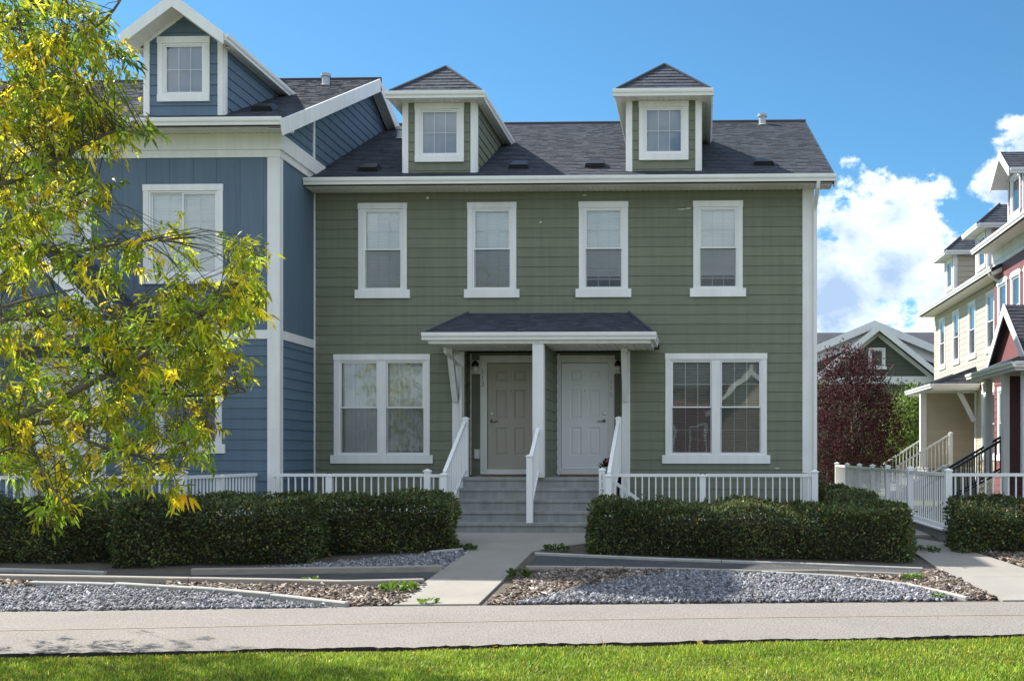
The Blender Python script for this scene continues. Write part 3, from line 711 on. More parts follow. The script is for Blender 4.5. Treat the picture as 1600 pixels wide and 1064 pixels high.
def stair_rail(loc, rot, label, kind, grp):
    r = thing('stair_railing', label, 'railing', loc, rot, grp, local=True)
    if kind == 'c':
        post(r, 4.40, -2.25, .585, 1.66); run(r, (4.40, -2.20), (4.405, -1.40), 1.64, 2.16, .80, 1.39)
    elif kind == 'l':
        post(r, 3.00, -2.32, .30, 1.36); run(r, (3.00, -2.27), (3.04, -.93), 1.43, 2.30, .64, 1.40); post(r, 3.045, -.87, 1.306, 2.32)
    else:
        post(r, 5.70, -2.32, .30, 1.34); run(r, (5.70, -2.27), (5.74, -.80), 1.41, 2.30, .64, 1.40); post(r, 5.745, -.74, 1.306, 2.33)
    return r

# ------------------------------------------------------------------ the projecting house with a gable over its dormer
B_SL = .465; B_EZ = 7.26
def broof(y): return B_EZ - .03 + B_SL * (y + .55)
def rake(parent, fm, xc, xe, zc, ze_, h, n0, n1, name='rake_board'):
    """sloping board with plumb cut ends, from the eave end xe up to the apex xc"""
    MB().prism([(xe, ze_ - h), (xe, ze_), (xc, zc), (xc, zc - h * 1.12)], n0, n1, fm).build(name, 'white_trim', parent)
def gable_dormer(root, xc, sid, near):
    hw, eh, yf = .68, .83, -.42; ze = 8.74; pit = .75; base = broof(0) - .02; za = ze + eh * pit; zw = ze + (eh - hw) * pit - .07
    ops, inner = window(root, front(0), xc - .45, xc + .45, 7.72, 8.83, 'fixed', ('roller', 0.0), head=.11, side=.09, sill=.12, ear=0)
    d = MB().prism([(xc - hw, base - .3), (xc - .34, base - .3), (xc - .34, zw + .2), (xc - hw, zw)], -.10, -.001, front(0)).build('dormer', 'sheathing', root)
    MB().prism([(xc + .34, base - .3), (xc + hw, base - .3), (xc + hw, zw), (xc + .34, zw + .2)], -.10, -.001, front(0)).build('dormer_wall', 'sheathing', d)
    MB().prism([(xc - .34, 8.71), (xc + .34, 8.71), (xc + .34, zw + .2), (xc, zw + hw * pit), (xc - .34, zw + .2)], -.10, -.0015, front(0)).build('dormer_gable', 'sheathing', d)
    fb(d, 'dormer_apron', 'sheathing', front(0), xc - .34, xc + .34, -.10, -.0015, base - .3, 7.84)
    poly = [(xc - hw + .09, base), (xc + hw - .09, base), (xc + hw - .09, zw), (xc, zw + (hw - .09) * pit), (xc - hw + .09, zw)]
    k = math.floor(base / .178)
    while k * .178 < zw + 1:
        c0 = k * .178; k += 1
        for lo, hi, cond in ((xc - hw, xc - .45, 1), (xc + .45, xc + hw, 1), (xc - hw, xc + hw, 0)):
            z0, z1 = c0, c0 + .177
            if cond: z0 = max(z0, 7.72); z1 = min(z1, 8.83)
            else:
                if z0 < 7.72: z1 = min(z1, 7.72)
                elif z1 > 8.83: z0 = max(z0, 8.83)
                else: continue
            if z1 - z0 < .012: continue
            q = clip(clip(poly, z0, z1), lo, hi, 0)
            if len(q) >= 3: MB().prism(q, 0, lambda a, z, c0=c0: .022 - .015 * (z - c0) / .178, front(0)).build('plank', sid, d)
    for s in (-1, 1):
        fb(d, 'corner_board', 'white_trim', front(0), *sorted((xc + s * hw, xc + s * (hw - .09))), 0, .03, base - .02, zw)
        fm = sideR(xc + hw) if s > 0 else sideL(xc - hw); yb = (zw - base) / B_SL
        tri = [(0, base), (yb, zw), (0, zw)] if s > 0 else [(-yb, zw), (0, base), (0, zw)]
        MB().prism([(p[0], p[1] - (.25 if p[1] < 8 else 0)) for p in tri], -.08, -.001, fm).build('side_wall', 'sheathing', d)
        lap_poly(d, fm, clip(tri, .09, 9, 0) if s > 0 else clip(tri, -9, -.09, 0), sid)
        fb(d, 'corner_board', 'white_trim', fm, *sorted((0, s * .09)), 0, .03, base - .02, zw)
        e0 = Vector((xc + s * eh, yf, ze)); e1 = Vector((xc + s * eh, 3.0, ze)); a0 = Vector((xc, yf, za)); a1 = Vector((xc, 4.6, za)); nrm = Vector((s * pit, 0, 1)).normalized()
        o = MB(); t = -nrm * .09; P_ = [e0, e1, a1, a0]; o.hexa([p + t for p in P_] + P_); o.build('roof', 'roof_deck', d)
        V = a0 - e0; L = V.length; shingles(d, e0, (0, 1, 0), V, [(0, 0), (3.4, 0), (5.0, L), (0, L)], seed=31 + s, as_parts=False)
        gutter(d, (xc + s * eh, yf + .02, ze), (xc + s * eh, 2.9, ze), (s, 0, 0))
        rake(d, front(yf), xc, xc + s * (eh + .04), za + .035, ze, .20, 0, .025); rake(d, front(0), xc, xc + s * hw, zw + hw * pit + .03, zw + .03, .13, .001, .028, 'frieze_board')
        q0 = Vector((xc + s * (eh - .01), 0, ze - .13)); q1 = Vector((xc, 0, za - .13))
        b = MB(); n_ = 12; vs = []
        for i in range(n_ + 1):
            c = q0.lerp(q1, i / n_)
            for h in (-.006, .006): vs += [(c.x, yf, c.z + (0.006 if h > 0 else 0)), (c.x, -.002, c.z + (0.006 if h > 0 else 0))]; c = c + Vector((0, 0, 0))
        b.add(vs, [(2 * i, 2 * i + 1, 2 * i + 3, 2 * i + 2) for i in range(len(vs) // 2 - 1)]); b.build('rake_soffit', 'soffit_metal', d)
        soffit(d, *sorted((xc + s * hw, xc + s * eh)), 0, 2.9, ze - .10, 'y')
        MB().box(*sorted((xc + s * (eh + .02), xc + s * (eh + .08))), 2.55, 2.63, ze - .32, ze - .12).build('downspout_end', 'white_metal', d)
    return d
def gable_porch(root, xc, hw, yf, zfoot, zap, sid_g, post_side, wall_m=None):
    """porch whose gabled roof faces the street"""
    p = slab(root, [(xc - hw, yf, zfoot), (xc, yf, zap), (xc, .0, zap), (xc - hw, .0, zfoot)], .09, name='porch_roof'); slab(p, [(xc, yf, zap), (xc + hw, yf, zfoot), (xc + hw, .0, zfoot), (xc, .0, zap)], .09, name='roof_slope')
    for s in (-1, 1):
        e0 = Vector((xc + s * hw, yf, zfoot)); V = Vector((xc, yf, zap)) - e0; L = V.length
        shingles(p, e0, (0, 1, 0), V, [(0, 0), (-yf, 0), (-yf, L), (0, L)], seed=41 + s)
        rake(p, front(yf), xc, xc + s * (hw + .03), zap + .03, zfoot, .22, .001, .027)
        # eave skirt at the foot of the gable
        x = xc + s * (hw + .28)
        gutter(p, (x, yf - .30, zfoot - .10), (x, -.03, zfoot - .10), (s, 0, 0)); MB().box(*sorted((x, x - s * .022)), yf - .30, -.03, zfoot - .29, zfoot - .11).build('fascia', 'white_trim', p)
        b = MB(); xs = xc + s * (hw - .25); b.add([(x, yf - .30, zfoot - .10), (x, -.01, zfoot - .10), (xs, -.01, zfoot + .12), (xs, yf + .15, zfoot + .12)], [(0, 1, 2, 3)]); b.build('skirt_roof', 'shingle_far', p)
    gutter(p, (xc - hw - .38, yf - .30, zfoot - .10), (xc + hw + .38, yf - .30, zfoot - .10), (0, -1, 0))
    fb(p, 'fascia', 'white_trim', front(yf - .30), xc - hw - .257, xc + hw + .257, -.022, 0, zfoot - .29, zfoot - .11)
    b = MB(); b.add([(xc - hw - .28, yf - .30, zfoot - .10), (xc + hw + .28, yf - .30, zfoot - .10), (xc + hw - .25, yf + .15, zfoot + .12), (xc - hw + .25, yf + .15, zfoot + .12)], [(0, 1, 2, 3)]); b.build('skirt_roof', 'shingle_far', p)
    soffit(p, xc - hw - .25, xc + hw + .25, yf - .27, -.03, zfoot - .27)
    MB().prism([(xc - hw + .1, zfoot), (xc + hw - .1, zfoot), (xc, zap - .13)], -.1, 0, front(yf + .16)).build('gable_wall', sid_g, p)
    for s in (-1, 1):
        x = xc + s * (hw - .12)
        MB().box(x - .08, x + .08, yf - .05, yf + .11, 1.3, zfoot - .28).build('porch_post', 'white_trim', root)
        k = MB().beam((x + s * .30, yf + .03, zfoot - .33), (x + s * .07, yf + .03, zfoot - .95), .09, .10).build('bracket', 'white_trim', root)
    return p
def gable_house(loc, rot, label, W, sidm, panelm, windows, dormers, porches, right_side, gable_m, group=None):
    root = thing('townhouse', label, 'house', loc, rot, group, local=True); F0 = front(0); ops = []; inn = []
    for w in windows:
        o, i = window(root, F0, *w[:4], **w[4]); ops += o; inn.append(i)
    wl_ = wall_open(root, F0, 0, W, -.2, 7.20, inn, -.16, -.001, 'sheathing')
    lap_siding(wl_, F0, .02, W - .18, .0, 3.67, ops, sidm, seed=8)
    fb(root, 'band_board', 'white_trim', F0, 0, W, 0, .035, 3.67, 3.82)
    x = .02
    while x < W - .19:
        xe = min(x + .406, W - .182)
        for g in strip_groups(x, xe - .004, 3.82, 6.76, [(o[2], o[3], o[0], o[1]) for o in ops]):
            b = MB()
            for ta, tb, sa, sb in g: b.prism([(sa, ta), (sb, ta), (sb, tb), (sa, tb)], 0, .016, F0)
            b.build('panel', panelm, wl_)
        x += .406
    fb(root, 'corner_board', 'white_trim', F0, W - .18, W + .03, 0, .034, 0, 3.6699); fb(root, 'corner_board', 'white_trim', F0, W - .18, W + .03, 0, .034, 3.8201, 6.76)
    fb(root, 'frieze_board', 'white_trim', F0, 0, W, 0, .045, 6.76, 6.885); fb(root, 'frieze_board', 'white_trim', F0, 0, W, 0, .075, 6.885, 7.155)
    D = 10.6; yr = 4.95; zr = broof(yr); sp = [(0, -.2), (D, -.2), (D, 7.1), (yr, zr - .1), (0, 7.2)]
    MB().prism(sp, -.16, -.001, sideR(W)).build('side_wall', 'sheathing', root); MB().prism(sp, -.16, -.001, sideR(.16)).build('party_wall', 'sheathing', root)
    MB().box(.17, W - .17, D - .16, D, -.2, 7.1).build('back_wall', sidm, root)
    MB().box(.17, W - .17, .17, D - .17, 4.15, 4.3).build('floor', 'interior', root); MB().box(.17, W - .17, 4, 4.1, 0, 7).build('inner_wall', 'interior', root); MB().box(.17, W - .17, .17, D - .17, 7.06, 7.12).build('ceiling', 'interior', root)
    x1 = W + .30
    if right_side:
        SR = sideR(W)
        for y0, y1 in ((.12, D),):
            lap_poly(root, SR, [(y0, 0), (y1, 0), (y1, 3.67), (y0, 3.67)], sidm)
            y = y0
            while y < 5: MB().prism([(y, 3.82), (y + .402, 3.82), (y + .402, 6.76), (y, 6.76)], 0, .016, SR).build('panel', panelm, root); y += .406
        for z0, z1 in ((0, 3.6699), (3.8201, 6.76)): fb(root, 'corner_board', 'white_trim', SR, -.034, .12, .0301, .034, z0, z1)
        fb(root, 'band_board', 'white_trim', SR, -.035, D, .0, .036, 3.67, 3.82)
        fb(root, 'frieze_board', 'white_trim', SR, -.045, 2.05, .0, .046, 6.76, 6.885); fb(root, 'frieze_board', 'white_trim', SR, -.075, 2.12, .0, .076, 6.885, 7.155)
        gp = [(-.02, 7.155), (D, 7.155), (yr, zr - .12), (-.02, broof(-.02) - .12)]
        for lo, hi in ((-9, 1.60), (1.69, 99)): lap_poly(root, SR, clip(gp, lo, hi, 0), gable_m)
        fb(root, 'joint_board', 'white_trim', SR, 1.60, 1.69, .0, .03, 7.155, broof(1.6) - .13)
    # eaves and roof
    fb(root, 'fascia', 'white_trim', front(-.55), 0, x1 - .03, -.022, 0, 7.115, 7.22); gutter(root, (0, -.55, B_EZ), (x1, -.55, B_EZ), (0, -1, 0)); soffit(root, 0, x1 - .04, -.528, -.076, 7.157); MB().box(W + .08, x1 - .031, -.50, .0, 7.17, 7.215).build('eave_return', 'white_trim', root)
    rf = slab(root, [(0, -.59, broof(-.59)), (x1, -.59, broof(-.59)), (x1, yr, zr), (0, yr, zr)], .1); slab(root, [(0, yr, zr), (x1, yr, zr), (x1, D + .8, broof(-.59)), (0, D + .8, broof(-.59))], .1)
    LL = math.hypot(yr + .59, zr - broof(-.59)); shingles(rf, (0, -.59, broof(-.59)), (1, 0, 0), (0, yr + .59, zr - broof(-.59)), [(0, 0), (x1, 0), (x1, LL), (0, LL)], seed=12)
    b = MB(); b.tube([(0, yr, zr + .01), (x1, yr, zr + .01)], .05, 6); b.build('ridge_cap', 'shingle', rf)
    for p, q in (((x1 - .012, -.60, broof(-.60) - .115), (x1 - .012, yr, zr - .115)), ((x1 - .012, D + .8, broof(-.59) - .115), (x1 - .012, yr, zr - .115))):
        b = MB(); b.beam(p, q, .028, .25); b.build('rake_board', 'white_trim', root)
        b = MB(); b.add([(W + .03, p[1], p[2] - .02), (x1 - .03, p[1], p[2] - .02), (x1 - .03, q[1], q[2] - .02), (W + .03, q[1], q[2] - .02)], [(0, 1, 2, 3)]); b.build('rake_soffit', 'soffit_metal', root)
    if right_side: vent_pipe(root, 8.59, 4.1, broof(4.1)); roof_vent(root, 8.75, .55, broof(.55) + .01, B_SL)
    for xc in dormers: gable_dormer(root, xc, gable_m, True)
    for pc in porches: gable_porch(root, *pc)
    return root
# ------------------------------------------------------------------ ground, asphalt path, walks and beds
def ground_sheet():
    X = [-700, -120, -40, -16, -8, 0, 8, 16, 40, 120, 700]; vs = []; fs = []
    for x in X:
        c = max(-40, min(40, x))
        a = gy0(c); vs += [(x, -300, -.02), (x, a - .06, -.02), (x, a, -.002), (x, a + .4 / .074, .398), (x, 60, .398), (x, 900, .398)]
    for i in range(len(X) - 1):
        for j in range(5): fs.append((i * 6 + j, i * 6 + 6 + j, i * 6 + 7 + j, i * 6 + 1 + j))
    b = MB(); b.add(vs, fs); return struct(b.build('ground', 'lawn_soil'))
ground_sheet()
def sheet(name, pts, m, dz, th=.02, kind='structure', parent=None):
    top = [Vector((p.x, p.y, gz(p.x, p.y) + dz)) for p in pts]; k = len(top); b = MB()
    b.add(top + [p - Vector((0, 0, th)) for p in top], [tuple(range(k))] + [(i, (i + 1) % k, k + (i + 1) % k, k + i) for i in range(k)])
    o = b.build(name, m, parent)
    if not parent: o['kind'] = kind
    return o
V3 = lambda x, y: Vector((x, y, 0))
bx = [-15, -11, -7, -3, 1, 5, 9, 14]
sheet('planting_bed', [V3(x, gy0(x) - .02) for x in bx] + [V3(x, gy0(x) + 5.3) for x in bx[::-1]], 'bed_soil', .006)
# asphalt path: far edge straight, near edge ragged
r = random.Random(3); far = [V3(x, gy0(x)) for x in (-40, -15, -7, 0, 7, 15, 40)]
near = []
n0, n1 = G(0, 1025), G(1600, 994)
sl_ = (n1.y - n0.y) / (n1.x - n0.x)
for i in range(561):
    x = 14 - i * .05; near.append(V3(x, n0.y + sl_ * (x - n0.x) + .022 * math.sin(x * 3.1) + .016 * math.sin(x * 8.3 + 1) + r.uniform(-.03, .03) * r.choice((.4, 1, 1.6))))
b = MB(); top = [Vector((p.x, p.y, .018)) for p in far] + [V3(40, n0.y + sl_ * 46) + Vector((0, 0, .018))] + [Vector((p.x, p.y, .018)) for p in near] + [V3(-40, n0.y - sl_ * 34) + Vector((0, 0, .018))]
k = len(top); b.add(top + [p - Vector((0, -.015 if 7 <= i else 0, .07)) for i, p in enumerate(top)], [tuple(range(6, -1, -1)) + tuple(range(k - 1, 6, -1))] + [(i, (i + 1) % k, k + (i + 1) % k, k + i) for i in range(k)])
rd = struct(b.build('road', 'asphalt')); rd.data.materials.append(M['shaded_asphalt_edge'])
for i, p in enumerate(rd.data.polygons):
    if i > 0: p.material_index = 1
yl = [G(x, y) for x, y in ((-80, 990), (0, 988), (270, 983), (540, 977.5), (900, 971), (1250, 966.5), (1600, 963), (1700, 962))]; b = MB()
vs = []
for p in yl: vs += [(p.x, p.y - .013, .0225), (p.x, p.y + .013, .0225)]
b.add(vs, [(2 * i, 2 * i + 2, 2 * i + 3, 2 * i + 1) for i in range(len(yl) - 1)]); struct(b.build('painted_line', 'yellow_paint'))

# concrete walks, cast in slabs
walk = MB().box(-3.3, -2.5, 12.4, 12.5, .0, .003).build('walkway', 'concrete'); walk['kind'] = 'structure'
def slabs(root, polys, dz=.035):
    OFF[root.name] = OFF[root.name] if OFF[root.name] is not None else Vector((0, 0, 0))
    for pl in polys:
        c = sum(pl, Vector()) / len(pl); q = [p + (c - p).normalized() * .004 for p in pl]
        sheet('slab', q, 'concrete', dz, .10, parent=root)
a0, a1 = V3(-3.42, gy0(-3.42) + .004), V3(-2.48, gy0(-2.48) + .004)
m0, m1 = G(690, 905), G(797, 905); m0 = V3(-3.40, 13.62); m1 = V3(-2.46, 13.66); t0, t1 = V3(-3.36, 15.78), V3(-2.43, 15.70)
slabs(walk, [[a0, a1, m1, m0], [m0, m1, t1, t0], [t0, t1, V3(-2.05, 16.15), V3(-1.62, 16.55), V3(-1.5, 17.62), V3(-4.15, 17.62), V3(-3.75, 16.4)]])
walk2 = MB().box(3.5, 4, 12.9, 13, .0, .003).build('walkway', 'concrete'); walk2['kind'] = 'structure'
e = [G(1561, 938), G(1461, 888)]; f = [G(1740, 938), G(1600, 891), G(1513, 862.5), G(1486, 852)]
mid = e[0].lerp(e[1], .62); midr = f[0].lerp(f[1], .68)
j1 = V3(3.10, 15.7); j2 = V3(3.05, 17.6)
e0 = V3(e[0].x, gy0(e[0].x) + .004); f0 = V3(f[0].x, gy0(f[0].x) + .004)
slabs(walk2, [[e0, f0, midr, mid], [mid, midr, f[1], f[2], j1, e[1]], [j1, f[2], f[3], j2]] + [[V3(3.05, 17.6 + i * 2.2), V3(3.70, 17.6 + i * 2.2), V3(3.70, 19.8 + i * 2.2), V3(3.05, 19.8 + i * 2.2)] for i in range(7)]
      + [[f[2] + V3(.01, .02), f[2] + V3(2.4, .15), f[3] + V3(2.7, -.12), f[3] + V3(.06, .0)], [f[2] + V3(2.42, .15), f[2] + V3(6, .35), f[3] + V3(6.2, .12), f[3] + V3(2.72, -.12)]])

# beds: landscape fabric, gravel and wood chip
def GP(*pts): return [G(x, y) for x, y in pts]
for pl in (GP((-80, 894), (165, 898), (300, 898), (690, 895), (652, 912), (500, 913), (0, 905), (-80, 904)), GP((836, 869), (1060, 879), (1440, 892), (1432, 901), (1262, 893), (1060, 890), (824, 889))):
    sheet('landscape_fabric', pl, 'fabric', .012)
ICO = None
def icosa():
    t = (1 + 5 ** .5) / 2; v = np.array([(-1, t, 0), (1, t, 0), (-1, -t, 0), (1, -t, 0), (0, -1, t), (0, 1, t), (0, -1, -t), (0, 1, -t), (t, 0, -1), (t, 0, 1), (-t, 0, -1), (-t, 0, 1)], float)
    f = np.array([(0, 11, 5), (0, 5, 1), (0, 1, 7), (0, 7, 10), (0, 10, 11), (1, 5, 9), (5, 11, 4), (11, 10, 2), (10, 7, 6), (7, 1, 8), (3, 9, 4), (3, 4, 2), (3, 2, 6), (3, 6, 8), (3, 8, 9), (4, 9, 5), (2, 4, 11), (6, 2, 10), (8, 6, 7), (9, 8, 1)])
    return v / np.linalg.norm(v[0]), f
CUBE = (np.array([(x, y, z) for x in (-1, 1) for y in (-1, 1) for z in (-1, 1)], float), np.array([(0, 1, 3), (0, 3, 2), (4, 6, 7), (4, 7, 5), (0, 4, 5), (0, 5, 1), (2, 3, 7), (2, 7, 6), (0, 2, 6), (0, 6, 4), (1, 5, 7), (1, 7, 3)]))
def in_poly(x, y, pl):
    c = np.zeros(len(x), bool); n = len(pl)
    for i in range(n):
        p, q = pl[i], pl[(i + 1) % n]
        k = ((p.y > y) != (q.y > y)) & (x < (q.x - p.x) * (y - p.y) / (q.y - p.y + 1e-12) + p.x); c ^= k
    return c
def rand_rot(n):
    q = rng.normal(size=(n, 4)); q /= np.linalg.norm(q, axis=1)[:, None]; w, x, y, z = q.T
    return np.stack([1 - 2 * (y * y + z * z), 2 * (x * y - z * w), 2 * (x * z + y * w), 2 * (x * y + z * w), 1 - 2 * (x * x + z * z), 2 * (y * z - x * w), 2 * (x * z - y * w), 2 * (y * z + x * w), 1 - 2 * (x * x + y * y)], 1).reshape(n, 3, 3)
def scatter(name, pl, per_m2, base, smin, smax, m, flat=.6, long=1.0, tintf=None, lift=.3, mound=.0, flatrot=False):
    xs = [p.x for p in pl]; ys = [p.y for p in pl]; A = (max(xs) - min(xs)) * (max(ys) - min(ys)); n = int(A * per_m2)
    x = rng.uniform(min(xs), max(xs), n); y = rng.uniform(min(ys), max(ys), n); k = in_poly(x, y, pl); x, y = x[k], y[k]; n = len(x); x = x + rng.normal(0, .025, n); y = y + np.abs(rng.normal(0, .035, n)) * rng.choice([0, 0, 1], n)
    s = rng.uniform(smin, smax, n) * rng.choice([.75, 1, 1, 1.3], n)
    v, f = base; nv = len(v)
    V = v[None] * (1 + rng.uniform(-.36, .36, (n, nv, 1)))
    V = V * np.stack([s * long * rng.uniform(.7, 1.2, n), s * rng.uniform(.6, 1, n), s * flat * rng.uniform(.6, 1.1, n)], 1)[:, None, :]
    if flatrot:
        a = rng.uniform(0, 2 * np.pi, n); tx = rng.normal(0, .35, n); ty = rng.normal(0, .35, n); Z = np.zeros(n); O = np.ones(n)
        Rz = np.stack([np.cos(a), -np.sin(a), Z, np.sin(a), np.cos(a), Z, Z, Z, O], 1).reshape(n, 3, 3); Rx = np.stack([O, Z, Z, Z, np.cos(tx), -np.sin(tx), Z, np.sin(tx), np.cos(tx)], 1).reshape(n, 3, 3)
        Ry = np.stack([np.cos(ty), Z, np.sin(ty), Z, O, Z, -np.sin(ty), Z, np.cos(ty)], 1).reshape(n, 3, 3); RR = Rx @ Ry @ Rz
    else: RR = rand_rot(n)
    V = np.einsum('nij,nkj->nki', RR, V)
    zg = np.clip(.074 * (y - 12.27 - .082 * x), 0, .4) + .006 + s * lift + mound * rng.uniform(0, 1, n)
    V += np.stack([x, y, zg], 1)[:, None, :]
    F = (f[None] + (np.arange(n) * nv)[:, None, None]).reshape(-1, 3)
    t = np.repeat(tintf(n), nv, axis=0)
    return np_mesh(name, V.reshape(-1, 3), F, m, tint=t, kind='stuff')
def grey_t(n): g = rng.lognormal(0, .45, n); return np.stack([g * rng.uniform(.94, 1.06, n), g, g * rng.uniform(.96, 1.10, n)], 1)
def chip_t(n):
    g = rng.lognormal(0, .36, n); w = rng.uniform(0, 1, n)[:, None]; c = np.where(w < .25, np.array([[1.7, 1.8, 1.95]]), np.where(w < .7, np.array([[1.0, .95, .9]]), np.array([[.55, .45, .38]]))); return c * g[:, None]
GR = GP((806, 945.5), (905, 921), (1060, 894), (1190, 899), (1330, 908), (1425, 920), (1498, 940))
GL = GP((-60, 921), (160, 921), (330, 931), (520, 951.5), (250, 955), (0, 958), (-60, 959))
GS = GP((385, 893), (500, 884), (640, 871), (736, 863), (690, 892), (520, 895))
for pl in (GR, GL, GS): scatter('gravel', pl, 2300, icosa(), .013, .027, 'gravel', .55, 1.25, grey_t, .35, .022)
for pl in (GP((250, 915), (500, 919), (600, 921), (662, 916), (645, 932), (626, 947), (552, 949.5), (420, 936)), GP((-20, 909), (50, 912), (50, 921), (-20, 920)), GP((764, 946), (838, 894), (1060, 893), (905, 922), (806, 946)),
           GP((1330, 904), (1440, 902), (1466, 893), (1553, 938), (1515, 939), (1430, 918)), GP((1532, 864), (1640, 864), (1640, 892), (1602, 889))):
    scatter('wood_chips', pl, 2600, CUBE, .010, .019, 'mulch', .28, 2.2, chip_t, .5, .02, True)

def edging(name, label, cat, pts, w, h, m, grp, dz=0.0, pieces=None):
    """edging strip laid along pixel points, in pieces butted end to end"""
    q = [G(*p) for p in pts]
    base = Vector((q[0].x, q[0].y, q[0].z)); t = thing(name, label, cat, base, 0, grp)
    L = [0]
    for a, b in zip(q, q[1:]): L.append(L[-1] + (b - a).length)
    n = max(1, round(L[-1] / (pieces or 2.4)))
    def at_(s):
        for i in range(len(q) - 1):
            if s <= L[i + 1] + 1e-6: return q[i].lerp(q[i + 1], (s - L[i]) / (L[i + 1] - L[i]))
        return q[-1]
    rr = random.Random(len(label))
    for i in range(n):
        s0 = L[-1] * i / n + .006; s1 = L[-1] * (i + 1) / n - .006; k = 3; b = MB(); vs = []
        jz = rr.uniform(-.006, .010)
        for j in range(k + 1):
            p = at_(s0 + (s1 - s0) * j / k); d = (at_(min(L[-1], s0 + (s1 - s0) * j / k + .05)) - at_(max(0, s0 + (s1 - s0) * j / k - .05))); d.z = 0; d.normalize(); nn = Vector((-d.y, d.x, 0)); c = .012
            z = gz(p.x, p.y) + dz + jz
            for o, zz in ((-w / 2, -.06), (-w / 2, h - c), (-w / 2 + c, h), (w / 2 - c, h), (w / 2, h - c), (w / 2, -.06)): vs.append((p.x + nn.x * o, p.y + nn.y * o, z + zz))
        fs = [(a * 6 + c, a * 6 + (c + 1) % 6, a * 6 + 6 + (c + 1) % 6, a * 6 + 6 + c) for a in range(k) for c in range(6)] + [tuple(range(5, -1, -1)), tuple(range(k * 6, k * 6 + 6))]
        b.add(vs, fs); b.build('piece', m, t)
    return t
edging('garden_edging', 'weathered brown timber edging running from the left frame edge to the bright green weed', 'edging', [(-60, 906), (250, 911), (480, 915), (600, 919), (662, 914)], .11, .085, 'timber', 'bed edgings')
edging('garden_edging', 'grey timber edging below the shaded gravel left of the front walk', 'edging', [(300, 898), (520, 896), (692, 893)], .11, .085, 'timber', 'bed edgings')
edging('garden_edging', 'pale curved edging between the sunlit left gravel and the wood chip', 'edging', [(47, 916), (160, 918), (330, 928), (440, 938), (543, 950)], .09, .070, 'edging', 'bed edgings', pieces=1.2)
edging('garden_edging', 'thin pale edging under the leftmost hedge', 'edging', [(-60, 892), (60, 894), (165, 898)], .07, .05, 'edging', 'bed edgings')
edging('garden_edging', 'short pale edging at the corner of the hedge left of the steps', 'edging', [(672, 868), (724, 863)], .09, .06, 'edging', 'bed edgings')
edging('garden_edging', 'long pale edging along the foot of the hedge right of the steps', 'edging', [(836, 867), (1060, 877), (1200, 881), (1442, 891)], .06, .042, 'edging', 'bed edgings')
edging('garden_edging', 'grey timber edging above the right hand gravel', 'edging', [(822, 889), (1060, 891), (1195, 896), (1262, 894), (1380, 899), (1438, 902)], .06, .04, 'timber', 'bed edgings', pieces=1.2)
edging('garden_edging', 'pale curved edging along the right end of the right hand gravel', 'edging', [(1190, 898), (1330, 906), (1430, 919), (1512, 939)], .06, .055, 'edging', 'bed edgings', pieces=1.2)

# ------------------------------------------------------------------ houses
BL = ('blind', 0.0)
green = flat_house((-7.2, 20, 0), 0, 'green siding townhouse in the middle with two front doors under one porch roof', 'green_siding', True, False,
                   [BL, ('blind', .0), ('blind', .20), ('blind', .21)], [[('curtain', 0), ('curtain', .05)], [('dark', 0), ('dark', 0)]], ('grey_door', 'white_door'))
beige = flat_house((8.25, 38.7, 0), R(-90), 'cream siding townhouse beyond the white fence on the right', 'beige_siding', False, False,
                   [BL] * 4, [[BL, BL], [BL, BL]], ('white_door', 'white_door'))
blue = gable_house((-16.4, 18.35, 0), 0, 'blue townhouse on the left, partly behind the yellowing tree', 9.2, 'blue_siding', 'blue_panel',
                   [(6.87, 8.25, 4.61, 6.31, dict(style='slider', cover=BL)), (4.59, 5.97, 4.61, 6.31, dict(style='slider', cover=BL)), (7.08, 8.23, 1.72, 3.567, dict(style='hung', cover=('dark', 0)))],
                   [7.57], [(5.9, 1.26, -1.75, 3.82, 5.08, 'blue_siding', 1)], True, 'blue_siding')
MB().box(5.0, 5.9, -.03, -.0235, 1.3, 3.35).build('door', 'white_door', blue)
red = gable_house((8.0, 29.9, 0), R(-90), 'dark red townhouse cut off by the right edge of the photo', 9.0, 'red_siding', 'red_siding',
                  [(.40, 1.30, 4.60, 6.33, dict(style='hung', cover=BL, top='eared')), (1.62, 2.48, 4.60, 6.33, dict(style='hung', cover=BL, top='eared')), (2.78, 3.64, 4.60, 6.33, dict(style='hung', cover=BL, top='eared')),
                   (.42, 1.24, 1.535, 3.5, dict(style='hung', cover=BL)), (1.9, 2.75, 1.535, 3.5, dict(style='hung', cover=BL))],
                  [2.05], [(5.3, 1.6, -1.2, 3.73, 5.05, 'red_siding', 1)], False, 'red_siding')
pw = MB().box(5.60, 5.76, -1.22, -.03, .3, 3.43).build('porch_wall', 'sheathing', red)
lap_poly(pw, sideR(5.76), [(-1.22, .3), (-.03, .3), (-.03, 3.43), (-1.22, 3.43)], 'shaded_red_siding')
MB().box(5.58, 5.79, -1.35, -1.2201, .3, 3.43).build('porch_post', 'white_trim', red)

